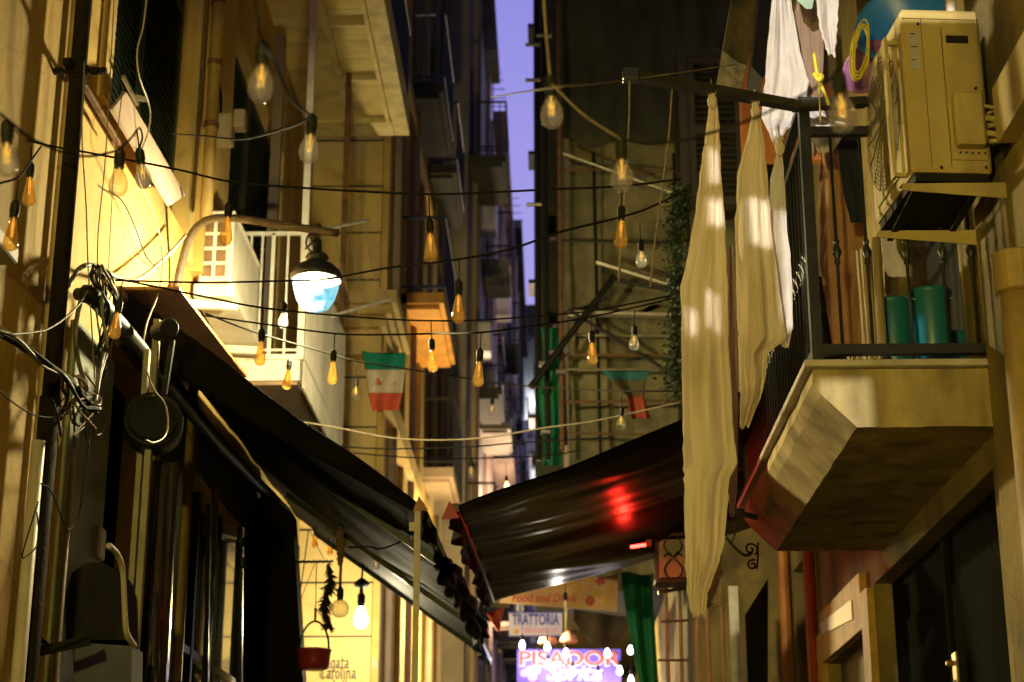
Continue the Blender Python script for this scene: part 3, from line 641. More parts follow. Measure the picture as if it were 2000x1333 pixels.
# trunking box and white pipe right of AC
b = MB(); p0 = PX(1962, 190, XR-.1); b.bevbox(XR-.14, XR-.001, 6.6, p0.y+.06, az0+.05, PX(1985, 190, XR).z, .01)
solo('pipe_trunking', b, M['acbody'], 'pale box trunking on the wall where the cooling pipes enter', 'trunking')
p0 = PX(1920, 0, XR-.12); p1 = PX(1935, 118, XR-.12)
b = MB().tube([(XR-.12, 8.0, 8), (XR-.12, 8.0, p1.z)], .025, 10); o = solo('drainpipe', b, M['whitepaint'], 'thin white pipe with red stripe rising behind the large air conditioner', 'pipe', smooth=True)
WL[o.name] = o.location.copy()
part('stripe', MB().box(XR-.1465, XR-.1445+.001, 7.99, 8.0, p1.z, 8), M['inkred'], o)
# buckets, basin, mat
def bucket(x, y, z, r, h, m, lab, handle=True):
    t = thing('bucket', lab, 'bucket', (x, y, z), 'teal buckets on the right balcony')
    part('body', MB().lathe([(r*.8, 0), (r*.82, .01), (r, h-.03), (r+.012, h-.02), (r+.012, h), (r-.004, h), (r-.01, h-.02), (r*.78, .02)], (x, y, z), 28), m, t, smooth=True)
    part('handle', MB().tube([(x+(r+.012)*math.cos(a), y-(r+.0)*math.sin(a)*.75, z+h-.02-.05*math.sin(a)) for a in [math.pi*i/12 for i in range(13)]], .004, 6), M['whitepaint'], t)
pb = PY(1822, 690, 8.5); bucket(pb.x, 8.48, 4.112, .105, PY(1822, 568, 8.45).z-4.112, M['teal'], 'front teal bucket with a bright vertical glint behind the balcony bars')
pb = PY(1748, 690, 8.6); bucket(pb.x+.01, 8.66, 4.112, .11, PY(1748, 585, 8.6).z-4.112, M['teal'], 'darker teal bucket half hidden left of the glinting one')
pb = PY(1875, 690, 8.75); bucket(pb.x-.0, 8.85, 4.112, .10, .34, M['teal'], 'shadowed teal bucket at the wall end of the balcony')
b = MB()
for i in range(22):
    y = 8.42+i*.045; x = 1.70+.05*math.sin(i*.9)*.3-.004*i; b.tube([(x, y, 4.115), (x+.01*math.sin(i), y+.01, PY(1690, 475, 8.5).z+.02*math.sin(i*1.7))], .02, 6)
solo('bamboo_mat', b, M['bamboo'], 'upright cane mat screen left of the teal buckets', 'mat')
b = MB(); b.bevbox(1.42, 1.60, 9.1, 9.5, 4.115, 4.65, .03); b.bevbox(1.43, 1.59, 9.12, 9.48, 4.66, 4.9, .02); solo('storage_box', b, M['acdark'], 'stacked dark boxes behind the balcony balusters', 'box')
# blue basin, purple basin, yellow rope above AC
def basin(name, c, r, h, m, lab, tilt, sub=None):
    R = Matrix.Rotation(tilt[0], 3, 'X') @ Matrix.Rotation(tilt[1], 3, 'Y')
    t = thing(name, lab, 'basin', c); part('body', MB().lathe([(r*.72, 0), (r*.74, .01), (r, h-.01), (r+.02, h), (r+.02, h+.012), (r-.006, h+.01), (r*.70, .02)], c, 36, R), m, t, smooth=True)
    part('rim', MB().tube([V(c)+R @ V(((r+.018)*math.cos(2*math.pi*i/36), (r+.018)*math.sin(2*math.pi*i/36), h+.006)) for i in range(37)], .008, 6), m, t)
pb = PY(1782, 80, 8.3); basin('basin', pb+V((0, .0, 0)), .24, .16, M['blue'], 'blue plastic basin propped on its side behind the air conditioner', (math.radians(75), math.radians(-25)))
pb = PY(1700, 140, 8.25); basin('basin', pb+V((.05, .05, 0)), .13, .1, M['purple'], 'small purple basin tucked under the blue one', (math.radians(80), math.radians(-40)))
b = MB(); rr = random.Random(4)
c0 = PY(1665, 95, 8.0)
for k in range(7):
    w = .025+.02*rr.random(); L_ = .13+.05*rr.random(); pts = [(c0.x+.02+w*math.cos(a)+rr.uniform(-.004, .004)+.10*(.5+.5*math.sin(a))*.5, 8.0+.01*k, c0.z+L_*math.sin(a)) for a in [2*math.pi*i/14 for i in range(15)]]
    b.tube(rope_curve(pts, 3), .0045, 6)
solo('yellow_rope', b, M['ropeY'], 'coil of bright yellow rope hanging beside the blue basin', 'rope', smooth=True)
b = MB(); p0 = PY(1590, 105, 8.0); p1 = PY(1598, 150, 8.0); p2 = PY(1620, 205, 8.0); p3 = PY(1603, 240, 8.0)
b.tube(rope_curve([p0, p1, p2]), .009, 6); b.tube(rope_curve([p1, p1+V((-.02, -.01, .01)), p1+V((.0, -.02, -.03)), p1+V((.02, 0, 0)), p1+V((-.01, .01, .02)), p1+V((.01, -.02, -.02))]), .011, 6); b.tube(rope_curve([p1, p3]), .004, 5)
solo('yellow_rope', b, M['ropeY'], 'knotted yellow rope on the white laundry at the bracket corner', 'rope', smooth=True)
# ---------------------------------------------------------------- laundry
def cloth(name, rows, m, label, group=None, nf=5, amp=.02, nu=28, sub=5, seed=0, ragged=.0, thick=.004, cat='cloth', Yf=None):
    """rows: (v, uL, uR, Y); folds run down the cloth"""
    rnd = random.Random(seed); ph = [rnd.uniform(0, 6) for _ in range(4)]
    rs = []
    for a, c in zip(rows, rows[1:]):
        for k in range(sub): t = k/sub; rs.append([a[i]+(c[i]-a[i])*t for i in range(4)])
    rs.append(list(rows[-1])); nv = len(rs)-1
    b = MB(); vs = []
    for j, (v, ul, ur, Y) in enumerate(rs):
        tj = j/nv
        for i in range(nu+1):
            s_ = i/nu; u = ul+(ur-ul)*s_
            width = abs(ur-ul)/60.
            A = amp*min(1, .35+width*.6)
            q_ = s_+.05*math.sin(tj*4+ph[1])
            f = 2.2*noise.noise(V((q_*nf*1.1+ph[0], tj*1.3, seed)))+.55*noise.noise(V((q_*nf*3.1+tj*1.5, tj*3.5+ph[2], seed+9)))+.5*(1-abs(math.sin(q_*nf*1.6+ph[3]+tj)))+1.1*noise.noise(V((s_*2.4+tj*5, tj*7-s_*2, seed+5)))+.35*noise.noise(V((s_*5-tj*9, tj*14, seed+15)))
            vv = v
            if j == nv or j == 0: vv += ragged*(noise.noise(V((u*.15, seed, 0)))*2.0)*(1 if j == nv else .3)
            if i in (0, nu): u += ragged*.5*noise.noise(V((v*.09, seed+3, i)))
            vs.append(PY(u, vv, Y+A*f+.02*noise.noise(V((u*.02, v*.012, seed)))))
    b.add(vs, [(j*(nu+1)+i, j*(nu+1)+i+1, (j+1)*(nu+1)+i+1, (j+1)*(nu+1)+i) for j in range(nv) for i in range(nu)])
    return solo(name, b, m, label, cat, group, smooth=True, solid=thick)
G1 = 'worn sheets hanging from the bracket arm'
cloth('hanging_sheet', [(190, 1384, 1398, 7.85), (215, 1385, 1402, 7.85), (300, 1372, 1406, 7.85), (400, 1360, 1413, 7.84), (480, 1348, 1418, 7.83), (560, 1330, 1422, 7.83), (700, 1332, 1425, 7.82), (830, 1334, 1432, 7.82), (905, 1335, 1441, 7.82), (935, 1336, 1425, 7.82), (1000, 1337, 1420, 7.82), (1060, 1338, 1415, 7.82), (1105, 1340, 1402, 7.82), (1160, 1343, 1382, 7.82), (1205, 1350, 1378, 7.82)], M['sheet'], 'longest cream sheet, leftmost of the hanging laundry, ragged at its foot', G1, 3, .03, seed=1, ragged=8)
cloth('hanging_sheet', [(215, 1472, 1480, 7.98), (260, 1462, 1490, 7.98), (340, 1440, 1498, 7.98), (450, 1436, 1507, 7.98), (540, 1438, 1520, 7.98), (620, 1440, 1530, 7.98), (660, 1442, 1537, 7.98), (690, 1443, 1500, 7.98), (740, 1444, 1495, 7.98), (770, 1446, 1488, 7.98), (835, 1446, 1462, 7.98)], M['sheet'], 'middle cream sheet hanging between the longest one and the railing', G1, 3, .03, seed=2, ragged=6)
cloth('hanging_sheet', [(285, 1520, 1527, 8.08), (350, 1505, 1532, 8.08), (450, 1502, 1538, 8.08), (560, 1505, 1548, 8.08), (640, 1515, 1548, 8.08), (680, 1528, 1540, 8.08)], M['whitecloth'], 'narrow off-white sheet beside the railing corner', G1, 2, .02, seed=3, ragged=6)
cloth('hanging_sheet', [(480, 1424, 1432, 8.1), (620, 1420, 1438, 8.1), (800, 1422, 1442, 8.1), (950, 1424, 1440, 8.1), (1010, 1426, 1434, 8.1)], M['tan'], 'thin dark strip of cloth in the gap between the two long sheets', G1, 1, .015, seed=4, nu=10)
cloth('hanging_sheet', [(1095, 1380, 1408, 8.0), (1130, 1362, 1412, 8.0), (1170, 1366, 1410, 8.0), (1185, 1376, 1408, 8.0)], M['tan'], 'torn brown cloth flap below the foot of the longest sheet', None, 1, .02, seed=5, ragged=5)
G2 = 'clothes on the balcony above'
cloth('hanging_shirt', [(-60, 1508, 1560, 8.5), (0, 1508, 1545, 8.5), (100, 1498, 1562, 8.5), (160, 1494, 1580, 8.5), (230, 1487, 1570, 8.5), (255, 1500, 1535, 8.5), (285, 1512, 1520, 8.5)], M['whitecloth'], 'large white garment at the upper left of the high laundry', G2, 4, .03, seed=6, ragged=5)
cloth('hanging_shirt', [(-60, 1545, 1612, 8.62), (0, 1545, 1612, 8.62), (80, 1550, 1610, 8.62), (180, 1572, 1606, 8.62), (240, 1584, 1612, 8.62), (300, 1588, 1650, 8.62)], M['tan'], 'mauve brown cloth overlapping the large white garment', G2, 3, .02, seed=7, ragged=5)
cloth('hanging_shirt', [(-60, 1596, 1660, 8.45), (0, 1594, 1638, 8.45), (50, 1600, 1636, 8.45), (90, 1612, 1632, 8.45), (108, 1618, 1630, 8.45)], M['whitecloth'], 'short torn white rag right of the mauve brown cloth', G2, 2, .02, seed=8, ragged=9)
cloth('hanging_shirt', [(205, 1566, 1600, 8.42), (235, 1566, 1650, 8.42), (252, 1568, 1655, 8.42), (300, 1600, 1624, 8.42)], M['whitecloth'], 'white cloth stretched behind the top rail of the balcony', G2, 2, .02, seed=9, ragged=4)
cloth('hanging_shirt', [(-50, 1545, 1590, 8.35), (0, 1555, 1590, 8.35), (18, 1575, 1586, 8.35)], M['mint'], 'mint green scrap of cloth at the top edge', None, 1, .01, seed=10, nu=8)
cloth('peach_towel', [(300, 1604, 1640, 8.8), (345, 1600, 1670, 8.8), (430, 1600, 1690, 8.8), (520, 1602, 1690, 8.8), (690, 1628, 1690, 8.8)], M['peach'], 'peach towel hanging inside the balcony behind the balusters', None, 3, .02, seed=11, ragged=4, cat='towel')
cloth('navy_garment', [(250, 1625, 1672, 8.5), (300, 1638, 1680, 8.5), (380, 1648, 1684, 8.5), (435, 1662, 1686, 8.5)], M['navy'], 'dark navy trouser leg hanging behind the balcony rail', None, 2, .015, seed=12, cat='garment')
for o_, (u, v, Y) in zip([o for o in COL.objects if o.name.startswith('hanging_sheet')][:3], ((1391, 196, 7.84), (1476, 216, 7.97), (1523, 287, 8.07))):
    c_ = PY(u, v, Y); b = MB(); b.lathe([(.006, -.05), (.022, -.03), (.026, 0), (.016, .022), (.02, .035), (.012, .05)], c_, 12); b.tube([c_+V((-.004, 0, .02)), c_+V((.012, -.012, .055)), c_+V((.016, -.02, .03))], .007, 6)
    part('knot', b, M['sheet'], o_, smooth=True)
    part('tie', MB().tube([c_+V((0, 0, .04)), c_+V((0, .01, .12))], .004, 6), M['palecable'], o_)
for (ua, va, Ya) in ((1352, 430, 7.8), (1346, 500, 7.8), (1338, 545, 7.8)):
    pass
# mouldy box/awning roll high right
b = MB(); b.prism([PY(1436, -40, 10.4), PY(1412, 100, 10.4), PY(1440, 122, 10.4), PY(1458, 128, 10.4), PY(1500, -40, 10.4)], (0, .5, 0)); solo('blind_roll', b, M['moss'], 'mouldy rolled blind at the top left of the high laundry', 'blind')
b = MB(); b.prism([PY(1488, -40, 9.9), PY(1468, 130, 9.9), PY(1490, 155, 9.9), PY(1510, -40, 9.9)], (0, .3, 0)); solo('window_shutter', b, M['black'], 'narrow black shutter edge left of the white garment', 'shutter')
b = MB(); b.box(PY(1448, 200, 12).x, PY(1475, 200, 12).x, 12, 12.15, PY(1460, 330, 12).z, PY(1460, 60, 12).z); b.box(PY(1480, 200, 11.5).x, PY(1512, 200, 11.5).x, 11.5, 11.6, PY(1460, 300, 11.5).z, PY(1460, 150, 11.5).z); b.box(PY(1485, 200, 11.5).x, XR, 11.62, 11.7, PY(1460, 300, 11.5).z, PY(1460, 150, 11.5).z)
solo('door_frame', b, M['orange'], 'orange painted window frame behind the bracket arm', 'frame')
# ============================================================ SCAFFOLDED BUILDING
YS = 16.0; XS0 = PY(1100, 500, YS).x
SB = thing('building', 'building on the right wrapped in brown scaffold netting', 'building', (1.3, YS+.5, 4.9))
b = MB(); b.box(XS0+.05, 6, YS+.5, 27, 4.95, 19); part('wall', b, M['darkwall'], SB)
for z, nm in ((PY(1200, 575, YS+.4).z, 0), (PY(1200, 395, YS+.4).z, 1), (PY(1200, 20, YS+.4).z, 2)):
    part('cornice', MB().box(XS0+.05, 6, YS+.3, YS+.5, z-.12, z), M['netting2'], SB)
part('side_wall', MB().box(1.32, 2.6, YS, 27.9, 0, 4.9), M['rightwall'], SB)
def netf(zlo, zhi, x0, x1, seed, y=YS):
    def fn(s_, t):
        x = x0+(x1-x0)*s_; z = zlo+(zhi-zlo)*t
        edge = .12*noise.noise(V((x*3, seed, 0))) if t == 0 or t == 1 else 0
        return V((x, y+.09*noise.noise(V((x*2.2, z*1.1, seed)))+.035*math.sin(x*9+2*noise.noise(V((x, z, seed))))+.07*noise.noise(V((x*8, z*1.0, seed+4)))+.03*noise.noise(V((x*5, z*6, seed+7))), z+edge))
    return fn
zq = PY(1200, 280, YS).z
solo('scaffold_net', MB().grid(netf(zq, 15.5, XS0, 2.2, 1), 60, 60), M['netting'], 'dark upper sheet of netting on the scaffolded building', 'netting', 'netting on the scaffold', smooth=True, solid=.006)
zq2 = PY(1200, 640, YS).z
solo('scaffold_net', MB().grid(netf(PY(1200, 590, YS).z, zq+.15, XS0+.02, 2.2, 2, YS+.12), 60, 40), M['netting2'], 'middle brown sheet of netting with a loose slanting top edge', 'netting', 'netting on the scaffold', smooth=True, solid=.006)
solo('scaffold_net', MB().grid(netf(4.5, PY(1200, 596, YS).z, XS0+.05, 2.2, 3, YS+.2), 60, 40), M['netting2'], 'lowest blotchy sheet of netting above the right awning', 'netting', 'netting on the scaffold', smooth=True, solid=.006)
SC = thing('scaffold', 'tube scaffold of red brown posts, rails and diagonal braces before the netting', 'scaffold', (.6, YS-.2, 4.9))
ysf = YS-.25
def T(u0, v0, u1, v1, r=.022, dy=0): return MB().tube([PY(u0, v0, ysf+dy), PY(u1, v1, ysf+dy)], r, 8)
part('post', T(1098, 880, 1090, -20, .024), M['rust'], SC)
part('post', T(1070, 900, 1062, -20, .026), M['black'], SC)
part('post', T(1052, 900, 1048, -20, .03, .4), M['black'], SC)
part('post', T(1105, 870, 1098, 690, .022, .1), M['rust'], SC)
for (v0, v1, u0, u1) in ((694, 694, 1085, 1330), (722, 722, 1090, 1330), (655, 657, 1095, 1330), (786, 783, 1098, 1335), (560, 575, 1190, 1200)):
    if v0 != 560: part('rail', T(u0, v0, u1, v1, .014, .05), M['rust'] if v0 in (694, 786) else M['steel'], SC)
for u_ in (1165, 1322): part('post', T(u_+8, 900, u_-6, 300, .016, .12), M['black'], SC)
for v_ in (330, 470, 610, 845): part('rail', T(1096, v_, 1334, v_+6, .012, .1), M['rust'] if v_ != 470 else M['black'], SC)
part('plank', MB().bar(PY(1110, 612, ysf-.05), PY(1310, 618, ysf-.05), .10, .03), M['pvc'], SC)
part('brace', T(1035, 758, 1200, 540, .032, -.2), M['black'], SC)
part('brace', T(1110, 605, 1320, 735, .018, -.15), M['black'], SC)
part('brace', T(1165, 512, 1335, 565, .03, -.2), M['steel'], SC)
part('brace', T(1190, 545, 1335, 572, .02, -.2), M['black'], SC)
part('brace', T(1100, 300, 1350, 390, .018, .0), M['steel'], SC)
for (u, v) in ((1082, 690), (1062, 712), (1095, 728), (1066, 845)): p = PY(u, v, ysf-.05); part('coupler', MB().bevbox(p.x-.05, p.x+.05, p.y-.04, p.y+.04, p.z-.02, p.z+.02, .008), M['steel'], SC)
for (u, v) in ((1038, 88), (1038, 157), (1060, 70), (1040, 400)): p = PY(u, v, ysf-.05); part('stub_tube', MB().tube([(p.x-.06, p.y, p.z), (p.x+.09, p.y, p.z)], .02, 8), M['steel'], SC)
gn = lambda s_, t: PY(1056+(1100-1056)*s_+6*math.sin(t*9+s_*3), 640+270*t, ysf+.30+.05*math.sin(s_*12+t*4))
solo('green_netting', MB().grid(gn, 12, 30), M['green'], 'narrow green netting strip behind the red brown scaffold post', 'netting', smooth=True, solid=.005)
# dark tall building behind (right of sky)
RBk = thing('building', 'tall unlit building right of the sky strip behind the scaffold', 'building', (1, 29, 0))
x0 = PY(1043, 400, 28).x
zA, zB_ = PY(1075, 470, 28).z, PY(1075, 402, 28).z; zC, zD = PY(1078, 655, 28).z, PY(1078, 590, 28).z
b = MB(); xa, xb_ = PY(1064, 440, 28).x, PY(1087, 440, 28).x
b.box(x0, xa, 28, 30, 0, 26); b.box(xb_, 6, 28, 30, 0, 26); b.box(xa, xb_, 28, 30, 0, zC); b.box(xa, xb_, 28, 30, zD, zA); b.box(xa, xb_, 28, 30, zB_, 26)
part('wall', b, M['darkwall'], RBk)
b = MB()
for z in (6.8, 9.2, 11.6, 14, 16.5, 19): b.box(x0-.10, x0+.03, 27.9, 28.6, z, z+.07)
part('ledge', b, M['black'], RBk)
# shutter on the right facade
b = MB(); xw0, xw1 = PY(1342, 200, 14.6).x, PY(1450, 200, 14.6).x; zw0, zw1 = PY(1400, 400, 14.6).z, PY(1400, 110, 14.6).z
slats(b, (0, 14.6, 0), X3, (0, -1, 0), xw0, xw1, zw0, zw1, pitch=.06, k=0); b.box(xw0-.08, xw0, 14.58, 15.2, zw0, zw1); b.box(xw0-.08, xw1+.1, 14.58, 15.2, zw1, zw1+.08); b.box(xw0-.08, xw1, 14.7, 14.75, zw0, zw1)
solo('window_shutter', b, mat('olive_shutter', (.05, .042, .02), (.035, .03, .015), 6, .6), 'dark louvred shutter left of the longest sheet top', 'shutter')
# ivy
b = MB(); rr = random.Random(9)
stem = rope_curve([PY(1332, 375, 13.2), PY(1318, 450, 13.2), PY(1325, 560, 13.2), PY(1318, 680, 13.2), PY(1322, 765, 13.2)], 10)
lb = MB()
for i in range(2600):
    p = rr.choice(stem)+V((rr.gauss(0, .05), rr.gauss(0, .06), rr.gauss(0, .06))); a = V((rr.gauss(0, 1), rr.gauss(0, 1), rr.gauss(0, 1))).normalized(); c = a.orthogonal().normalized(); d = a.cross(c); s_ = rr.uniform(.012, .028)
    lb.add([p-c*s_, p+d*s_*.5, p+c*s_*1.2, p-d*s_*.5], [(0, 1, 2, 3)])
IV = thing('ivy_plant', 'dark trailing ivy hanging left of the longest sheet', 'plant', stem[-1]); part('stem', MB().tube(stem, .008, 6), M['pepper'], IV); part('foliage', lb, M['leaf'], IV)
# ============================================================ LEFT BALCONY with AC, panel, posts
BL = thing('balcony', 'white edged balcony with white railing and corrugated screen beside the lamp', 'balcony', (-2.3, 14.4, 5.5))
zl = 5.68; zlb = PX(582, 751, -1.98).z; y0, y1 = 13.07, 15.75; xo2 = -1.98
b = MB(); b.box(XL, xo2, y0, y1, zlb+.05, zl-.03); b.box(XL, xo2+.03, y0-.03, y1, zl-.03, zl+.012); part('slab', b, M['white'], BL)
part('soffit', MB().box(XL, xo2-.02, y0+.03, y1, zlb+.02, zlb+.05), mat('stained_soffit', (.30, .2, .12), (.2, .13, .07), 3, .8), BL)
rt = PY(586, 455, y0).z
def fence_part(nm, a, c, wd=.02): return part(nm, MB().bar(a, c, wd), M['whitepaint'], BL)
fence_part('rail', (XL, y0+.02, rt), (xo2, y0+.02, rt), .03); fence_part('rail', (xo2, y0, rt), (xo2, y1, rt), .03); fence_part('rail', (XL, y0+.02, zl+.06), (xo2, y0+.02, zl+.06), .02)
for u in (437, 462, 483, 505, 527, 556): p = PY(u, 650, y0+.02); fence_part('baluster', (p.x, y0+.02, zl+.012), (p.x, y0+.02, rt), .018 if u != 527 else .03)
b = MB(); n = 150
vs = []
for i in range(n+1):
    y = y0+.04+(y1-y0-.05)*i/n; x = xo2+.02+.014*math.sin(i*2*math.pi/5)
    for z in (zl-.25, rt-.03): vs.append((x, y, z))
b.add(vs, [(2*i, 2*i+2, 2*i+3, 2*i+1) for i in range(n)]); part('corrugated_screen', b, M['corr'], BL, solid=.004)
part('post', MB().bar((xo2, y0+.02, zl), (xo2, y0+.02, 13), .055), M['whitepaint'], BL)
part('post', MB().bar((xo2-.02, y1-.03, zl), (xo2-.02, y1-.03, 9.9), .05), M['rust'], BL, 'rusty rear post')
part('post', MB().bar((-2.5, y1-1.2, zl), (-2.5, y1-1.2, 9.3), .09), M['far2'], BL)
# clothes rack bars on that balcony
CR = thing('clothes_rack', 'pale folding clothes line arms with slack cords beside the lit lamp', 'clothes rack', PY(660, 520, 14.5))
Yr = 14.6
part('bar', MB().tube([PY(630, 448, 13.6), PY(718, 430, 15)], .014, 8), M['whitepaint'], CR)
part('bar', MB().tube([PY(650, 617, 13.8), PY(766, 583, 15)], .014, 8), M['whitepaint'], CR)
for (pa) in ([(683, 441), (690, 500), (702, 550), (724, 588)], [(715, 433), (722, 500), (735, 550), (755, 580)], [(655, 455), (665, 520), (690, 600), (720, 650), (745, 678)]):
    part('cord', MB().tube(rope_curve([PY(u, v, 14.7) for u, v in pa]), .006, 6), M['palecable'], CR)
# AC left
AL = thing('air_conditioner', 'cream air conditioner with square vents beside the lamp arm', 'air conditioner', PY(440, 590, 12.5))
yq = 11.75; a = PY(392, 430, yq); c = PY(384, 553, yq); d = PY(445, 555, yq); e_ = PY(455, 440, yq)
x0, x1 = c.x, d.x; xr_ = x1+.02; yfar = PX(508, 520, xr_).y; z0, z1_ = c.z, PY(400, 418, yq).z
part('casing', MB().bevbox(x0, xr_, yq, yfar, z0, z1_, .02), M['white'], AL)
part('cover', MB().bevbox(x0-.01, xr_+.01, yq-.01, yfar+.01, z1_, z1_+.02, .006), M['white'], AL)
b = MB(); fw = x1-x0; b2 = MB()
for i in range(2):
    for j in range(4):
        cx0 = x0+.035+i*(fw-.03)/2; cz0 = z0+.05+j*(z1_-z0-.08)/4
        b.box(cx0, cx0+(fw-.05)/2-.02, yq-.006, yq+.01, cz0, cz0+(z1_-z0-.08)/4-.03)
part('vent', b, M['grime'], AL)
b = MB(); b.box(x0, x1, yq-.02, yq-.004, z0, z0+.035)
part('drip_tray', MB().bevbox(x0-.02, xr_+.03, yq-.03, yfar+.02, z0-.11, z0-.015, .01), M['white'], AL)
for yy in (.04, yfar-yq-.05): part('bracket', MB().bar((XL, yq+yy, z0-.15), (xr_+.05, yq+yy, z0-.17), .05, .06), M['white'], AL)
# upper balcony soffit
UB = thing('balcony', 'boarded underside of the balcony above, framed and lit ochre', 'balcony', (-2.05, 14, 9.4))
zu = 9.49; xo3 = -1.5; yu1 = 17.15; yu0 = 10.8
b = MB(); y = yu0
while y < yu1-.05: b.box(XL, xo3-.02, y, y+.118, zu+random.uniform(0, .003), zu+.12); y += .124
part('soffit', b, M['soffit'], UB)
b = MB(); b.box(xo3-.16, xo3, yu0, yu1, zu-.03, zu+.02); b.box(XL, xo3-.165, yu1-.35, yu1, zu-.03, zu+.02); b.box(-2.12, -2.06, yu0, yu1-.36, zu-.06, zu-.001)
b.box(-1.72, -1.68, yu0, yu1-.36, zu-.05, zu-.001)
for y in (12.4, 14.6, 15.75, 16.76): b.box(-2.06, -1.72, y, y+.045, zu-.055, zu-.001)
b.box(XL, -2.12, 14.9, 14.95, zu-.05, zu-.001)
part('frame', b, M['soffitframe'], UB)
b = MB(); b.box(xo3-.02, xo3, yu0, yu1, zu+.021, zu+.3); part('fascia', b, M['soffitframe'], UB)
b = MB()
for i in range(50): b.bar((xo3-.02, yu0+.1+i*.125, zu+.3), (xo3-.02, yu0+.1+i*.125, zu+1.2), .015)
b.bar((xo3-.02, yu0, zu+1.2), (xo3-.02, yu1, zu+1.2), .04); part('railing', b, M['iron'], UB)
# ochre pipes by the pilaster, junction boxes
PI = thing('wall_pipe', 'vertical ochre service pipe on the pilaster left of the dark shutter', 'pipe', (XL+.15, 12.1, 6.3))
p = PX(415, 200, XL+.16); part('pipe', MB().tube([(XL+.16, p.y, 6.2), (XL+.16, p.y, 13)], .045, 10), M['pipeY'], PI, smooth=True)
for z in (6.9, 7.4, 7.9, 8.3): part('clamp', MB().lathe([(.055, 0), (.055, .04)], (XL+.16, p.y, z), 10), M['rust'], PI)
p = PX(440, 225, XL+.25); JB = thing('junction_box', 'pale junction boxes beside the ochre service pipe', 'junction box', p)
part('box', MB().bevbox(p.x-.10, p.x+.05, p.y, p.y+.15, p.z-.20, p.z+.02, .012), M['pvc'], JB); part('box', MB().bevbox(p.x+.052, p.x+.14, p.y+.02, p.y+.14, p.z-.08, p.z+.06, .01), M['pvc'], JB)
part('cable', MB().tube(rope_curve([(p.x-.05, p.y+.08, p.z+.02), (p.x-.06, p.y+.08, p.z+.2), (p.x-.12, p.y+.1, p.z+.5), (p.x-.13, p.y+.1, p.z+1)]), .012, 6), M['cable'], JB)
# ============================================================ STREET LAMPS
def street_lamp(L, label, arm_pts, full=True, s=1.0):
    t = thing('street_lamp', label, 'street lamp', L, )
    R = .165*s
    part('arm', MB().tube(rope_curve(arm_pts), .027, 12), M['armpipe'] if full else M['iron'], t, smooth=True)
    part('bowl', MB().lathe([(.001, -.17*s), (.06*s, -.168*s), (.098*s, -.15*s), (.135*s, -.09*s), (.158*s, -.01*s), (R*1.02, .055*s), (R*.96, .085*s)], L, 32), M['bowl'], t, smooth=True)
    part('hood', MB().lathe([(R*1.0, .05*s), (R*1.12, .055*s), (R*1.13, .085*s), (R*1.0, .125*s), (.125*s, .165*s), (.075*s, .19*s), (.068*s, .205*s), (.085*s, .225*s), (.07*s, .25*s), (.035*s, .262*s), (.028*s, .36*s), (.02*s, .37*s)], L, 32), M['iron'], t, smooth=True)
    return t
Larm = [PD(345, 562, 11.8), PD(353, 520, 11.8), PD(372, 462, 11.7), PD(402, 432, 11.6), PD(450, 426, 11.5), PD(550, 440, 11.4), PD(660, 456, 11.3)]
SL = street_lamp(LAMP, 'lit street lamp with blue-white glass bowl on a curved pipe arm', Larm, True, .92)
part('hanger', MB().tube(rope_curve([LAMP+V((0, 0, .36)), LAMP+V((0, 0, .42)), LAMP+V((.01, 0, .44))]), .022, 8).tube(rope_curve([LAMP+V((-.03, 0, .24)), LAMP+V((-.075, 0, .3)), LAMP+V((-.06, 0, .37)), LAMP+V((-.01, 0, .36)), LAMP+V((-.04, -.02, .3)), LAMP+V((-.08, 0, .27))]), .007, 6), M['iron'], SL)
# the wall plate of the arm
part('wall_plate', MB().bar(Larm[0]+V((0, .0, -.02)), V((XL, Larm[0].y+.05, Larm[0].z-.04)), .08, .10), M['rust'], SL)
for nm, Lp, side in (('street lamp behind the viewer on the left wall', LP_BACK, -1), ('warm street lamp far down the alley hidden by the awnings', LP_FAR, -1), ('white street lamp at the far end of the alley', LP_END, -1), ('pinkish street lamp midway along the grey balconied building', LP_MID, -1)):
    t = thing('street_lamp', nm, 'street lamp', Lp)
    xw = XL if Lp.y < 5 else (XB if Lp.y < 30 else (-1.36 if Lp.y < 40 else -.88))
    part('arm', MB().tube(rope_curve([(xw, Lp.y, Lp.z+.25), ((xw+Lp.x)/2, Lp.y, Lp.z+.5), (Lp.x, Lp.y, Lp.z+.35)]), .028, 10), M['iron'], t)
    part('hood', MB().lathe([(.055, .12), (.05, .2), (.03, .3), (.02, .35)], Lp, 24), M['iron'], t)
    part('bulb', MB().lathe([(.01, .02), (.03, .03), (.045, .06), (.03, .10), (.015, .12)], Lp+V((0, 0, .0)), 16), M['lity'], t)
# ============================================================ LEFT POLE, PIPES, BOARD
pt = PX(150, 0, XL+.13); DPL = thing('drainpipe', 'thick near-black downpipe running down the left wall', 'drainpipe', (XL+.13, 8.35, 0))
yp = PX(108, 666, XL+.13).y
part('pipe', MB().tube([(XL+.13, yp, 0), (XL+.13, yp, 3.95)], .052, 14).tube([(XL+.13, yp, 3.9), (XL+.13, yp, 14)], .043, 14), M['pole'], DPL, smooth=True)
zb_ = PX(150, 135, XL+.13).z; b = MB(); b.lathe([(.055, -.03), (.055, .03)], (XL+.13, yp, zb_), 12); b.bar((XL, yp, zb_), (XL+.28, yp-.0, zb_), .03); b.lathe([(.012, 0), (.022, .0), (.022, .04), (.01, .045)], (XL+.2, yp, zb_), 8, Matrix.Rotation(math.pi/2, 3, 'Y')); b.bar((XL+.10, yp-.12, zb_), (XL+.13, yp+.12, zb_), .04)
part('clamp', b, M['pole'], DPL)
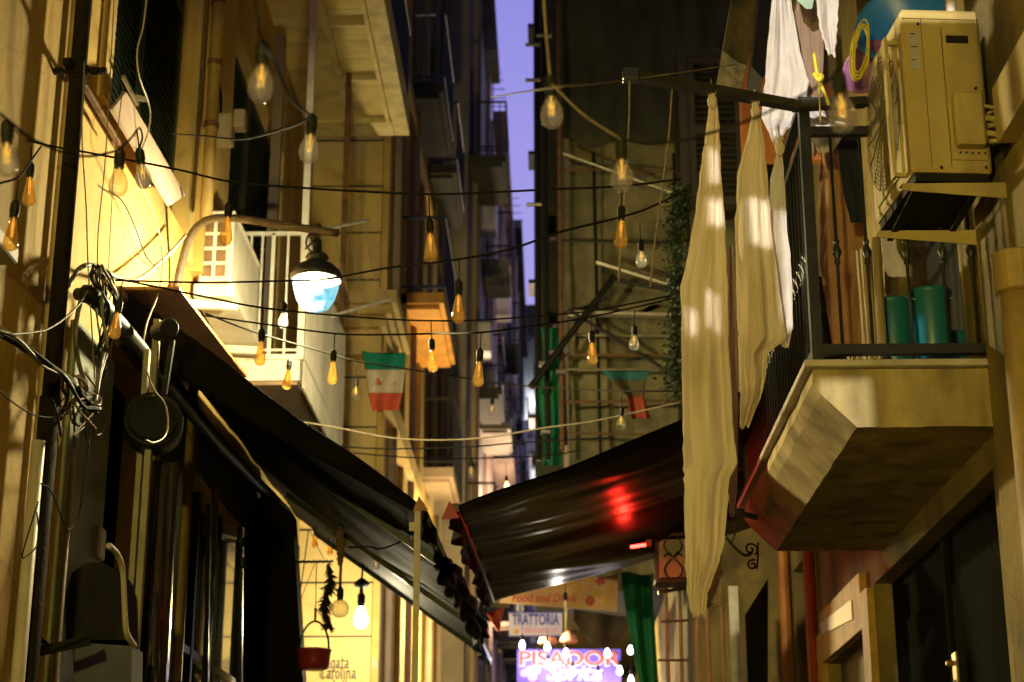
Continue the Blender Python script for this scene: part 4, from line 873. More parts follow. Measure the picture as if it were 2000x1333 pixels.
def wpipe(lab, u, v, r, m, z0=0, z1=12, dx=.05, seg=False):
    p = PX(u, v, XL+dx); return solo('conduit', MB().tube([(XL+dx, p.y, z0), (XL+dx, p.y+.02, z1)], r, 10), m, lab, 'pipe', 'conduits on the left wall', smooth=True)
wpipe('slim ochre conduit just left of the black downpipe', 112, 400, .022, M['pipeY'], 0, 12, .03)
wpipe('pale corrugated conduit at the lower left edge of the picture', 48, 1150, .033, M['pvc'], 0, 3.7, .12)
wpipe('thin pale conduit right of the black downpipe at the lower left', 133, 1000, .016, M['pvc'], 0, 3.95, .04)
wpipe('second thin conduit beside the pale one near the dark doorway', 124, 1100, .012, M['pipeY'], 0, 3.8, .04)
wpipe('yellow gas pipe between the shop window and the rolled plastic', 363, 1000, .035, M['pipeY'], 0, 5.0, .12)
wpipe('grey green pipe beside the shop window frame', 412, 1100, .03, M['white_wood'], 0, 4.5, .1)
# pale post and rolled plastic
b = MB(); p = PX(273, 1150, -2.25); b.bar((p.x, p.y, 0), (p.x, p.y, 4.75), .035, .05); b.bar((p.x-.07, p.y+.1, 0), (p.x-.07, p.y+.1, 4.6), .03, .05); solo('awning_post', b, M['white_wood'], 'tall pale metal post standing under the round black drum', 'post')
b = MB(); p = PX(303, 1200, -2.25)
def roll(s_, t):
    a = 2*math.pi*s_; z = 0+4.0*t; r = .085*(1+.12*math.sin(3*a+z*2)+.06*math.sin(7*a+z))*(1+.1*math.sin(z*3)); return V((p.x+r*math.cos(a), p.y+r*math.sin(a), z))
b.grid(roll, 36, 50); solo('rolled_curtain', b, M['plasticroll'], 'glossy dark rolled plastic curtain beside the pale post', 'curtain', smooth=True)
# drum
pd = PD(300, 818, 9.7); DR = thing('round_drum', 'round black drum fixture hanging under the left awning arm', 'speaker', pd)
Rd = Matrix.Rotation(math.radians(78), 3, 'X') @ Matrix.Rotation(math.radians(12), 3, 'Y')
part('body', MB().lathe([(.15, 0), (.162, .01), (.165, -.02), (.165, -.14), (.14, -.17), (.05, -.19)], pd, 36, Rd), M['black'], DR, smooth=True)
part('front', MB().lathe([(.13, .012), (.135, .014), (.12, .0), (.02, -.01)], pd+V((0, -.003, 0)), 30, Rd), M['acdark'], DR)
part('hanger', MB().bar(pd+V((.02, .12, .14)), pd+V((.05, .12, .5)), .03), M['iron'], DR)
# board
bd = [PX(240, 180, XL+.10), PX(357, 382, XL+.10), PX(326, 402, XL+.16), PX(213, 214, XL+.16)]
solo('sign_board', MB().prism(bd, (.02, 0, 0)), M['board'], 'blank pinkish board leaning on the lit wall under the tall shutter', 'board')
b = MB().bar(PX(160, 160, XL+.12), PX(232, 282, XL+.12), .025); b.bar(PX(152, 168, XL+.08), PX(225, 290, XL+.08), .012); solo('wall_rod', b, M['rust'], 'speckled diagonal rod right of the black downpipe', 'rod')
b = MB().bar(PX(240, 150, XL+.1), PX(268, 205, XL+.1), .02); b.bar(PX(262, 190, XL+.1), PX(285, 195, XL+.1), .03); solo('hinge_arm', b, M['steel'], 'small steel hinge arm over the top corner of the pinkish board', 'bracket')
# fixture at left edge
p = PX(5, 500, XL+.05); solo('wall_bracket', MB().bevbox(XL, XL+.12, p.y-.3, p.y+.02, p.z-.04, p.z+.04, .01), M['greycable'], 'small grey box at the left edge of the picture', 'bracket')
# ============================================================ AWNINGS
def awning(name, label, NB, NFp, FF, FB, m, sag=.15, seed=1, wr=.03):
    NB, NFp, FF, FB = map(V, (NB, NFp, FF, FB))
    def fn(s_, t):
        p = (NB*(1-s_)+NFp*s_)*(1-t)+(FB*(1-s_)+FF*s_)*t
        z = -sag*math.sin(math.pi*s_)*(.4+.6*abs(math.sin(t*math.pi*2.0)))*.6
        z += wr*1.2*noise.noise(V((s_*1.2+t*3, t*7, seed)))+wr*.25*noise.noise(V((s_*2.0, t*15, seed)))+.008*noise.noise(V((s_*7+t*4, t*26, seed)))+.02*noise.noise(V((s_*4-t*3, t*9+s_*2, seed+3)))
        return p+V((0, 0, z))
    return fn
GA = 'black tarpaulin awnings meeting over the alley'
AWL = thing('awning', 'black tarpaulin awning sloping down from the left wall to the centre', 'awning', (-1.7, 13.5, 3.8), GA)
NB = PX(250, 572, -2.55); NFp = V((-.77, 9.99, 3.8)); FF = V((-.61, 17.09, 3.8)); FB = V((-2.60, 17.4, 5.3))
part('canopy', MB().grid(awning('', '', NB, NFp, FF, FB, None, .10, 1, .022), 40, 120), M['tarpmatte'], AWL, smooth=True, solid=.005)
# near gable flap
vs = [NB, NFp, NFp+V((0, .05, -.10)), NB+V((.0, .05, -.28))]
def gable(s_, t): p = NB*(1-s_)+NFp*s_; q = (NB+V((-.03, .02, -.34)))*(1-s_)+(NFp+V((-.0, .02, -.07)))*s_; r = p*(1-t)+q*t; return r+V((0, .03*math.sin(s_*14+t*2), .01*math.sin(s_*9)))
part('side_flap', MB().grid(gable, 40, 6), M['tarpmatte'], AWL, smooth=True, solid=.004)
b = MB(); b.bar(NFp+V((0, 0, -.02)), FF+V((0, 0, -.02)), .05, .06); part('front_bar', b, M['iron'], AWL)
# valance folds of the front edge, hanging loose
def val(x0, x1, y0, y1, z, h, seed):
    def fn(s_, t):
        x = x0+(x1-x0)*s_; y = y0+(y1-y0)*s_; hh = h*(.75+.35*noise.noise(V((s_*6, seed, 0))))
        return V((x+.025*math.sin(s_*37+3*math.sin(s_*9)+seed)*(.3+t)+.03*noise.noise(V((s_*20, t*3, seed))), y, z-hh*t*.6))
    return fn
part('valance', MB().grid(val(-.75, -.62, 10.0, 17.0, 3.8, .30, 2), 160, 8), M['tarpmatte'], AWL, smooth=True, solid=.004)
# back rail tube along the wall, curved at the near end
bt = rope_curve([PX(152, 575, XL+.12), PX(178, 578, XL+.2), PX(215, 615, XL+.2), PX(300, 715, XL+.2), PX(430, 868, XL+.2), PX(560, 1003, XL+.2)], 8)
part('back_tube', MB().tube(bt, [.035]*5+[.05]*(len(bt)-5), 12), M['black'], AWL, smooth=True)
for k in (2, 5, 7):
    t = k/8.; p = (NB*(1-t)+FB*t); q = (NFp*(1-t)+FF*t)
    part('rafter', MB().bar(p+(q-p)*.16+V((0, 0, -.10)), q+V((0, 0, -.05)), .03, .045), M['iron'], AWL)

p = PD(332, 640, 9.7); part('roller_end', MB().lathe([(.05, 0), (.055, .01), (.055, .2), (.05, .21)], p, 16, Matrix.Rotation(math.radians(-80), 3, 'X') @ Matrix.Rotation(math.radians(-30), 3, 'Y')), M['black'], AWL)
# cassette board
a = PY(236, 566, 9.9); c = PY(350, 566, 9.9); zz = c.z; d = PZ(482, 738, zz); e_ = PZ(440, 738, zz)
b = MB(); b.prism([a, c, d, V((a.x+.02, d.y, zz))], (0, 0, .02)); solo('awning_cover', b, M['brown'], 'brown sloping cover board over the top of the left awning', 'cover board')
AWR = thing('awning', 'black glossy tarpaulin awning rising to the right with red reflections', 'awning', (.8, 12, 3.8), GA)
NF2 = V((-.56, 9.99, 3.8)); FF2 = V((-.46, 13.41, 3.8)); NB2 = V((2.15, 10.4, 5.05)); FB2 = V((2.15, 14.6, 4.75))
part('canopy', MB().grid(awning('', '', NB2, NF2, FF2, FB2, None, .28, 6, .04), 50, 90), M['tarp'], AWR, smooth=True, solid=.005)
b = MB(); b.bar(NF2+V((0, 0, -.02)), FF2+V((0, 0, -.02)), .04, .05); part('front_bar', b, M['iron'], AWR)
part('valance', MB().grid(val(-.57, -.47, 10.0, 13.4, 3.8, .32, 5), 90, 8), M['tarpmatte'], AWR, smooth=True, solid=.004)
for (pts, lab) in ((((878, 978), (862, 1015), (898, 1012)), 'upper'), (((975, 1235), (985, 1185), (950, 1200)), 'lower')):
    q = [PY(u, v, 9.93 if lab == 'upper' else 13.2) for u, v in pts]
    solo('pennant', MB().prism(q, (0, .006, 0)), M['redtri'], 'red triangular point at the '+('near' if lab == 'upper' else 'far')+' corner where the awnings meet', 'pennant')
q = [PY(u, v, 9.9) for u, v in ((818, 968), (836, 996), (806, 1000))]; solo('pennant', MB().prism(q, (0, .006, 0)), M['brown'], 'small brown point on top of the centre post', 'pennant')
b = MB(); p = PY(816, 1000, 9.85); b.bar((p.x, p.y, 0), (p.x, p.y, p.z), .035, .03); p2 = PY(803, 1030, 9.85); b.box(p2.x-.01, p.x, p2.y-.02, p2.y-.0, p2.z-.025, p2.z+.025); solo('awning_post', b, M['pvc'], 'slender pale wooden post in the centre carrying the left awning corner', 'post')
# loose shiny plastic bunched below the centre join
b = MB()
def bun(s_, t):
    c0 = PY(870+70*s_, 1110+130*s_, 10.2+3*s_); a = 2*math.pi*t; r = .055*(1+.4*math.sin(5*a+s_*9)+.3*math.sin(s_*25)); return c0+V((r*math.cos(a), .4*r, r*math.sin(a)))
b.grid(bun, 60, 24); solo('tarpaulin_bundle', b, M['tarpmatte'], 'glossy bunch of folded plastic under the join of the awnings', 'tarpaulin', smooth=True)
# ============================================================ HANGING THINGS
# flag
def flag(label, rows, Y, mats, seed, grp):
    t = thing('flag', label, 'flag', PY(rows[0][1], rows[0][0], Y), grp)
    for k, (nm, m) in enumerate(zip(('upper_stripe', 'middle_stripe', 'lower_stripe'), mats)):
        (v0, a0_, b0), (v1, a1_, b1) = rows[k], rows[k+1]
        def fn(s_, t_):
            v = v0+(v1-v0)*t_; u = (a0_+(a1_-a0_)*t_)*(1-s_)+(b0+(b1-b0)*t_)*s_
            if k == 0 and t_ == 0: v += 12*math.sin(s_*math.pi)*(.3)+6*s_
            if k == 2 and t_ == 1: v += 6*noise.noise(V((s_*9, seed, 0)))
            return PY(u, v, Y+.05*math.sin(s_*7+v*.02+seed))
        part(nm, MB().grid(fn, 24, 8), m, t, smooth=True, solid=.003)
    return t
fl = flag('tricolour pennant flag hanging from a cable, green, cream and red', [(685, 706, 793), (722, 713, 791), (768, 720, 786), (802, 727, 778)], 15.5, (M['flagG'], M['flagW'], M['flagR']), 1, 'tricolour flags')
b = MB()
for (u, v, r_) in ((738, 742, 3), (741, 748, 4), (735, 750, 2.5), (770, 750, 2)):
    p = PY(u, v, 15.42); s_ = r_/210; b.lathe([(s_, 0), (s_, .004)], p, 8, Matrix.Rotation(math.pi/2, 3, 'X'))
part('printed_mark', b, M['flagR'], fl)
flag('shadowy drooping tricolour flag against the netting on the right', [(722, 1172, 1272), (742, 1190, 1262), (775, 1225, 1258), (818, 1233, 1270)], 14.5, (mat('dull_flag_teal', (.01, .10, .10), None, 5), fabric('dull_flag_net', (.16, .13, .07), (.12, .1, .05), .4), fabric('dull_flag_red', (.45, .10, .05), (.32, .07, .04), .3)), 2, 'tricolour flags')
# red pot
pp = PY(613, 1290, 14.3); pot = thing('cooking_pot', 'red enamel pot hanging by its black handle over the wall lettering', 'pot', pp)
rp_ = .138; zp = pp.z+.07
part('body', MB().lathe([(.09, -.15), (.115, -.14), (.130, -.09), (rp_, 0), (rp_+.012, .012), (rp_, .02), (rp_-.01, .01), (.12, -.1), (.02, -.13)], (pp.x, pp.y, zp), 32), M['pot'], pot, smooth=True)
part('handle', MB().tube([(pp.x+.12*math.cos(a), pp.y, zp+.02+.23*math.sin(a)) for a in [math.pi*i/16 for i in range(17)]], .009, 8), M['black'], pot)
b = MB(); b.tube([(pp.x, pp.y, zp+.25), (pp.x, pp.y, zp+.36)], .012, 6); part('hook', b, M['rust'], pot)
# wooden bar with pepper bunch, garlic braid, ropes
ra = PY(577, 1098, 14.2); rb = PY(650, 1097, 14.4); BRk = thing('hanging_bar', 'twisted dark bar jutting from the left over the hanging peppers', 'bar', ra)
part('bar', MB().tube([ra+(rb-ra)*i/20+V((0, 0, .004*math.sin(i*2))) for i in range(21)], .011, 6), M['black'], BRk)
b = MB()
b.tube([PY(603, 1033, 14.3), PY(586, 1160, 14.3)], .005, 5); b.tube([PY(603, 1033, 14.3), PY(632, 1092, 14.4)], .003, 5); b.tube([PY(615, 1100, 14.4), PY(587, 1172, 14.35)], .003, 5); b.tube([PY(618, 1098, 14.4), PY(616, 1210, 14.35)], .004, 5)
part('string', b, M['cable'], BRk)
b = MB(); rr = random.Random(3)
for i in range(260):
    t = rr.random(); c0 = PY(640+6*math.sin(t*7), 1102+128*t, 14.4); wd = .055*(.55+.6*math.sin(math.pi*min(1, t*1.15)))+(.02 if t > .9 else 0)
    a = rr.uniform(0, 6.28); d = V((math.cos(a), math.sin(a), rr.uniform(-.9, .3))).normalized(); L_ = rr.uniform(.4, 1)*wd*1.5; p = c0
    b.tube([p, p+d*L_*.5+V((0, 0, -.004)), p+d*L_+V((0, 0, -.02))], [.009, .008, .002], 5)
solo('pepper_bunch', b, M['pepper'], 'dark hanging bunch of dried peppers left of the globe bulb', 'dried peppers')
b = MB(); 
for i in range(26):
    t = i/25; c0 = PY(665, 1030+72*t, 14.2); r = .038*(.6+.5*math.sin(math.pi*t)); b.lathe([(.004, -.02), (r*.7, -.012), (r, 0), (r*.6, .014), (.004, .022)], c0+V((rr.uniform(-.012, .012), 0, 0)), 8)
b.tube([PY(668, 990, 14.2), PY(667, 1030, 14.2)], .007, 6); b.tube([PY(666, 1100, 14.2), PY(664, 1150, 14.2)], .014, 6)
solo('garlic_braid', b, M['garlic'], 'braided garlic rope under the awning edge above the globe bulb', 'garlic')
# ============================================================ STRING BULBS
def mk_glassA(s=1.0): return [(.0135, -.066), (.0145, -.074), (.018, -.084), (.0245, -.097), (.0305, -.113), (.0325, -.128), (.0315, -.142), (.0265, -.155), (.0175, -.164), (.008, -.168), (.001, -.169)]
def mk_glassS(): return [(.012, -.066), (.0135, -.08), (.018, -.105), (.0235, -.135), (.0285, -.162), (.0300, -.178), (.0275, -.190), (.020, -.199), (.009, -.204), (.001, -.205)]
def mk_glassG(): return [(.013, -.068)]+[(.05*math.sin(a), -.115+.05*math.cos(a)) for a in [.35+(3.13-.35)*i/14 for i in range(15)]]
def mkproto(kind):
    t = thing('string_bulb', 'proto', 'light bulb', (0, 0, 0)); n = 24
    prof = {'A': mk_glassA, 'S': mk_glassS, 'G': mk_glassG}[kind[0]]()
    part('socket', MB().lathe([(.006, .004), (.010, 0), (.0185, -.012), (.019, -.05), (.0165, -.053), (.0165, -.068), (.001, -.068)], (0, 0, 0), 18), M['socket'], t, smooth=False)
    gm = M['clear'] if kind in ('A', 'G') else (M['amber'] if kind == 'S' else (M['lit'] if kind == 'AL' else M['lity']))
    part('glass', MB().lathe(prof, (0, 0, 0), n), gm, t, smooth=True)
    b = MB(); zt = prof[0][1]-.012; zb_ = {'A': -.128, 'S': -.15, 'G': -.135}[kind[0]]; zt -= .008
    for k in range(4):
        a = k*math.pi/2+.4; r0, r1 = .006, .011
        if kind[0] == 'S': r0, r1 = .004, .007
        b.tube([(r1*math.cos(a), r1*math.sin(a), zt), (r0*math.cos(a+.5), r0*math.sin(a+.5), zb_)], .0011, 5)
    b.tube([(0, 0, zt+.02), (0, 0, (zt+zb_)/2)], .003, 6)
    if kind in ('A', 'G', 'S'): part('filament', b, M['fil'] if kind != 'S' else M['filw'], t)
    part('cord', MB().tube([(0, 0, 0), (0, 0, .1), (0, 0, .2)], .0032, 6), M['cable'], t)
    return t
PROTO = {}
first = {}
def kids(o): return list(o.children)
def bulb(u, v, w, kind, label, cord=.08, tilt=(0, 0), grp='bulbs on the string lights', real=.06):
    sc = real/(.10 if kind == 'G' else .06)
    D = F*real*(1.09 if kind[0] == 'A' else 1)/w; loc = PD(u, v, D)
    if kind not in PROTO: PROTO[kind] = mkproto(kind); t = PROTO[kind]; ch = kids(t)
    else:
        src = PROTO[kind]; t = src.copy(); COL.objects.link(t); ch = []
        for c_ in kids(src):
            k = c_.copy(); COL.objects.link(k); k.parent = t; ch.append(k)
    t.scale = (sc, sc, sc); t.location = loc; t.rotation_euler = (math.radians(tilt[0]), math.radians(tilt[1]), random.uniform(0, 6)); t['label'] = label; t['group'] = grp; t['category'] = 'light bulb'
    for c_ in ch:
        if c_.name.startswith('cord'): c_.scale = (1, 1, cord/.2)
    return loc
def cordlen(w, px, real=.06): return px*real/w
BT = [
 (14, 236, 46, 'A', 'large clear bulb cut by the left edge of the picture', 5, (0, 0)),
 (235, 292, 38, 'A', 'large clear bulb hanging before the brightly lit left wall', 3, (0, 0)),
 (272, 290, 32, 'A', 'tilted clear bulb just right of the one on the lit wall', 40, (8, -8)),
 (514, 80, 50, 'A', 'biggest clear bulb near the top left under the boarded soffit', 4, (0, -2)),
 (610, 225, 40, 'A', 'large clear bulb in front of the soffit corner beside the white post', 4, (0, 0)),
 (1074, 148, 44, 'A', 'large clear bulb at the top centre beside the sky strip', 4, (0, 0)),
 (1213, 270, 44, 'A', 'large clear bulb left of the hanging pale cords', 4, (0, 0)),
 (1636, 140, 54, 'A', 'blurred clear bulb in front of the bracket corner by the laundry', 5, (0, 6)),
 (60, 318, 26, 'S', 'upper of two amber bulbs near the left edge', 34, (0, 0)),
 (31, 393, 30, 'S', 'lower of two amber bulbs near the left edge', 42, (0, 0)),
 (448, 396, 26, 'S', 'amber bulb in front of the lamp arm and the vented air conditioner', 38, (0, 0)),
 (839, 428, 26, 'S', 'amber bulb before the dark facade left of the sky', 48, (0, 0)),
 (1214, 403, 26, 'S', 'amber bulb directly below the large clear one left of the cords', 40, (0, 0)),
 (896, 548, 26, 'S', 'amber bulb halfway down, left of the sky strip', 42, (0, 0)),
 (234, 585, 24, 'S', 'amber bulb beside the cable knot on the left wall', 36, (0, 0)),
 (512, 643, 22, 'S', 'amber bulb before the white balcony railing', 40, (0, 0)),
 (652, 684, 20, 'S', 'amber bulb in front of the corrugated screen', 32, (0, 0)),
 (566, 702, 18, 'S', 'pale amber bulb in front of the white balcony slab edge', 3, (0, 0)),
 (843, 662, 20, 'S', 'amber bulb in front of the orange balcony soffit', 35, (0, 0)),
 (938, 682, 22, 'S', 'amber bulb tilted beside a dark clamp in the centre', 34, (0, 5)),
 (1155, 648, 20, 'S', 'amber bulb before the scaffold braces', 40, (0, 0)),
 (555, 590, 21, 'A', 'small clear bulb left of the lit lamp bowl', 40, (0, 0)),
 (696, 738, 17, 'A', 'small clear bulb left of the tricolour flag', 32, (0, 0)),
 (1251, 470, 22, 'A', 'clear bulb between the two hanging cords', 40, (0, 0)),
 (1239, 636, 20, 'A', 'clear bulb right of the amber one at the scaffold braces', 34, (0, 0)),
 (1214, 795, 18, 'A', 'clear bulb beside the shadowy flag', 32, (0, 0)),
 (962, 778, 14, 'A', 'little clear bulb below the centre of the lowest dark cable', 30, (0, 0)),
 (1166, 850, 13, 'AY', 'little warm bulb just above the right awning', 28, (0, 0)),
 (920, 897, 15, 'A', 'little clear bulb above the join of the awnings', 24, (0, 0)),
 (989, 930, 11, 'AY', 'tiny warm bulb left of the right awning top edge', 30, (0, 0)),
 (1092, 1098, 12, 'A', 'little clear bulb in front of the right awning underside', 30, (0, 0)),
 (1104, 1158, 14, 'A', 'little clear bulb hanging before the orange menu banner', 28, (0, 0)),
 (735, 1076, 15, 'A', 'little clear bulb under the ribs of the left awning', 14, (0, 0)),
 (752, 925, 11, 'A', 'tiny dark bulb against the yellow corner wall', 30, (0, 0)),
 (1283, 1034, 11, 'A', 'tiny clear bulb next to the red light', 12, (0, 0)),
 (1258, 1098, 10, 'A', 'tiny clear bulb before the green drape', 14, (0, 0)),
 (1228, 1080, 10, 'S', 'tiny amber bulb under the red reflections', 14, (0, 0)),
 (616, 1030, 12, 'S', 'tiny amber bulb left of the garlic under the awning edge', 10, (0, 0)),
 (645, 1046, 12, 'S', 'tiny amber bulb just left of the garlic braid', 10, (0, 0)),
]
rt_ = random.Random(31)
for (u, v, w, k, lab, cp, tl) in BT: bulb(u, v, w, k, lab, cordlen(w, cp), (tl[0]+rt_.uniform(-4, 4), tl[1]+rt_.uniform(-3, 3)))
point('menu_fill_light', PD(1104, 1188, 14.3)+V((0, .12, 0)), (1, .9, .75), 7, .03)  # extra light added beside this bulb to brighten the menu banner
pg = bulb(665, 1148, 36, 'G', 'clear globe bulb hanging from the garlic rope', .03, real=.14)
b1 = bulb(706, 1158, 27, 'AL', 'lit white bulb under a dark shade above the wall lettering', .02, real=.120)
point('shade_bulb_light', b1+V((.03, .16, -.28)), (1, .88, .52), 190, .05)
b = MB(); b.lathe([(.012, .14), (.03, .13), (.07, .10), (.075, .08), (.06, .055), (.02, .05), (.02, -.03)], b1, 20); b.tube(rope_curve([b1+V((0, 0, .13)), b1+V((.01, 0, .35)), b1+V((.01, 0, .5)), b1+V((-.06, 0, .56)), b1+V((-.14, 0, .56))]), .010, 8)
solo('lamp_shade', b, M['black'], 'dark saucer shade and stalk above the lit white bulb', 'lamp shade', smooth=True)
# lit bulbs at the signs
LS = [(1020, 1240, 'top left of the purple banner'), (1069, 1243, 'above the letter group at the middle of the purple banner'), (1105, 1256, 'at the top middle edge of the purple banner'), (1186, 1256, 'at the top right of the purple banner'), (1070, 1278, 'over the third letter of the purple banner'), (1118, 1292, 'low in the middle of the purple banner'), (1168, 1300, 'low right of centre on the purple banner'), (1210, 1290, 'at the right end of the purple banner'), (1232, 1308, 'farthest right, beyond the purple banner'), (1231, 1250, 'upper right beside the green drape')]
for i, (u, v, lab) in enumerate(LS):
    L_ = bulb(u, v, 11, 'AL', 'small glowing white bulb '+lab, .1, real=.062, grp='glowing bulbs in front of the signs')
    if i % 2 == 0: point('sign_bulb_light', L_+V((0, .10, -.20)), (.78, .84, 1), 7, .04)
# ============================================================ CABLES of the string lights
def dc(name, lab, pts, D, r=.004, m='cable', g='string light cables', cat='cable'):
    Dl = D if isinstance(D, (list, tuple)) else [D]*len(pts)
    return cable(name, [PD(u, v, d) for (u, v), d in zip(pts, Dl)], r, M[m], lab, cat, g)
dc('light_cable', 'thick near cable sagging between the two leftmost big bulbs', [(-40, 190), (12, 232), (60, 270), (130, 300), (180, 305), (233, 294)], [4.3, 4.4, 4.6, 4.9, 5.1, 5.3], .0042)
dc('light_cable', 'short near cable from the lit wall bulb up over the tilted bulb', [(235, 292), (258, 268), (272, 250), (278, 268), (272, 292)], [5.3, 5.6, 6, 6.2, 6.3], .004)
dc('light_cable', 'near cable dropping from the top edge through the biggest bulb to the soffit bulb', [(492, -30), (500, 20), (512, 80), (535, 120), (570, 195), (606, 226)], [4, 4, 4.05, 4.3, 4.7, 5.05], .0045)
dc('light_cable', 'dark cable running left from the soffit corner bulb', [(610, 226), (562, 249), (470, 272), (400, 266), (340, 262)], [5.05, 5.6, 7.5, 9, 10.5], .005)
dc('light_cable', 'near cord rising from the top centre bulb', [(1060, -30), (1066, 60), (1074, 148)], 4.6, .0028, 'palecable')
dc('rope', 'pale line slanting down from the top centre bulb to the next', [(1078, 165), (1140, 225), (1212, 272)], 4.6, .0022, 'palecable', cat='rope')
dc('rope', 'pale line from the top centre bulb up to the bracket arm', [(960, 190), (1078, 172), (1150, 166), (1230, 156), (1330, 142), (1440, 126)], [9, 4.7, 6, 7.6, 8, 8.5], [.0028][0], 'palecable', cat='rope')
dc('light_cable', 'near dark cable rising right to the blurred bulb by the laundry', [(1213, 272), (1260, 279), (1330, 275), (1400, 256), (1470, 232), (1560, 190), (1615, 158), (1636, 140)], [4.6, 4.6, 4.5, 4.4, 4.2, 4, 3.85, 3.75], .0038)
dc('light_cable', 'long upper dark cable crossing from the left wall past the dark facade', [(-20, 250), (75, 280), (180, 300), (340, 330), (450, 355), (600, 368), (740, 376), (840, 380), (960, 376), (1080, 370), (1213, 364), (1330, 350)], [8.6]*2+[8.3]*2+[7.9]+[7.8]*7, .0052)
dc('light_cable', 'loose dark cable with two amber bulbs at the left edge', [(-20, 360), (0, 358), (38, 345), (60, 315), (80, 287)], [7]*3+[7.6, 8], .005)
dc('light_cable', 'second dark cable rising right from behind the lamp across the sky', [(225, 548), (400, 552), (555, 549), (640, 545), (750, 525), (895, 507), (1000, 486), (1100, 452), (1245, 415), (1340, 372)], [9.6]*3+[9.2, 8.5, 7.8, 7.7, 7.7, 8.5, 9], .0055)
dc('light_cable', 'dark cable from the wall knot across the balcony to the scaffold', [(230, 545), (400, 580), (515, 602), (650, 616), (760, 624), (845, 627), (930, 626), (1050, 618), (1153, 608), (1240, 592), (1310, 578)], [9.3, 9.3, 9.2, 10, 10, 10.1, 10, 10, 10.1, 10.1, 10.2], .0055)
dc('light_cable', 'pale then dark cable passing above the flag', [(400, 617), (520, 634), (655, 652), (760, 654), (845, 652), (937, 650), (1050, 636), (1140, 622), (1235, 602), (1310, 584)], [10.5, 10.2, 10.1, 10, 10, 9.2, 9.6, 10, 10.1, 10.2], .0055)
dc('light_cable', 'lowest dark sagging cable crossing the flag and centre', [(400, 612), (500, 650), (640, 690), (698, 706), (800, 722), (963, 747), (1060, 757), (1213, 764), (1335, 764)], [11, 11, 11.6, 11.8, 12.5, 13.8, 13, 11.3, 11], .006)
dc('rope', 'long pale slack rope crossing below the flag', [(580, 823), (660, 836), (760, 855), (850, 860), (950, 855), (1065, 836), (1165, 822), (1335, 785)], 13, .0065, 'palecable', cat='rope')
dc('light_cable', 'low dark cable above the join of the awnings', [(660, 872), (760, 877), (920, 873), (1000, 866), (1100, 860), (1200, 855)], 13.5, .006)
dc('light_cable', 'lowest faint cable just over the awnings', [(690, 885), (800, 894), (920, 896), (1070, 890), (1130, 880)], 15.5, .006)
dc('light_cable', 'short dark looping cable under the left awning ribs', [(680, 1070), (720, 1068), (745, 1072), (790, 1055), (815, 1040)], 12, .006)
dc('light_cable', 'thin dark cable below the right awning edge', [(985, 1165), (1020, 1155), (1060, 1130), (1103, 1130), (1150, 1085), (1165, 1060)], 13.6, .005)
# thin wires on the left
GW = 'loose wires on the left wall'
def lw(lab, pts, r=.004, m='greycable', dx=.2): return cable('wall_wire', [PX(u, v, XL+dx) for u, v in pts], r, M[m], lab, 'wire', GW)
lw('thin wire dropping straight beside the black downpipe', [(165, 120), (160, 260), (168, 400), (172, 520), (178, 620), (185, 740)], .004)
lw('pale wire hanging in front of the tall dark shutter', [(288, -20), (280, 50), (268, 100), (272, 150), (292, 210), (290, 255), (268, 335), (300, 420), (318, 500), (310, 570), (285, 640), (282, 720), (320, 800)], .005, 'pvc')
lw('thin vertical wire on the lit wall left of the board', [(224, -20), (215, 150), (205, 320), (192, 450), (190, 560)], .0035)
lw('second thin vertical wire through the board', [(240, 170), (225, 300), (218, 400), (212, 520), (205, 640), (188, 700)], .003)
lw('curved stub wire starting at a nail on the lit wall', [(213, 373), (240, 395), (262, 440), (285, 500), (308, 525)], .005, 'cable', .05)
lw('thick pale cable bundle looping to the lamp arm', [(200, 525), (235, 545), (270, 545), (310, 515), (345, 480), (362, 460)], .013, 'pvc', .15)
lw('grey cable bundle arching left from the knot', [(132, 560), (155, 525), (180, 518), (200, 530)], .014, 'greycable', .15)
lw('dark cable falling in a long S beside the downpipe', [(160, 575), (148, 640), (152, 700), (170, 760)], .014, 'greycable', .15)
lw('long thin wire drooping across the far left wall', [(-10, 755), (30, 790), (70, 812), (110, 815), (140, 805)], .004, 'cable')
lw('thin slanting wire running from the knot to the lower left', [(190, 540), (150, 600), (100, 640), (60, 650), (0, 655)], .005)
lw('wire loop below the round drum', [(285, 860), (300, 865), (320, 855), (328, 830), (322, 790), (300, 760), (285, 720)], .005, 'pvc', .5)
lw('drooping thin wire at the lower left between conduits', [(80, 945), (100, 960), (120, 1010), (135, 1035), (155, 1000), (172, 880), (180, 800)], .004, 'cable')
lw('hanging slack wire left of the black downpipe foot', [(75, 980), (50, 1060), (45, 1090), (75, 1060), (72, 1000)], .004, 'cable')
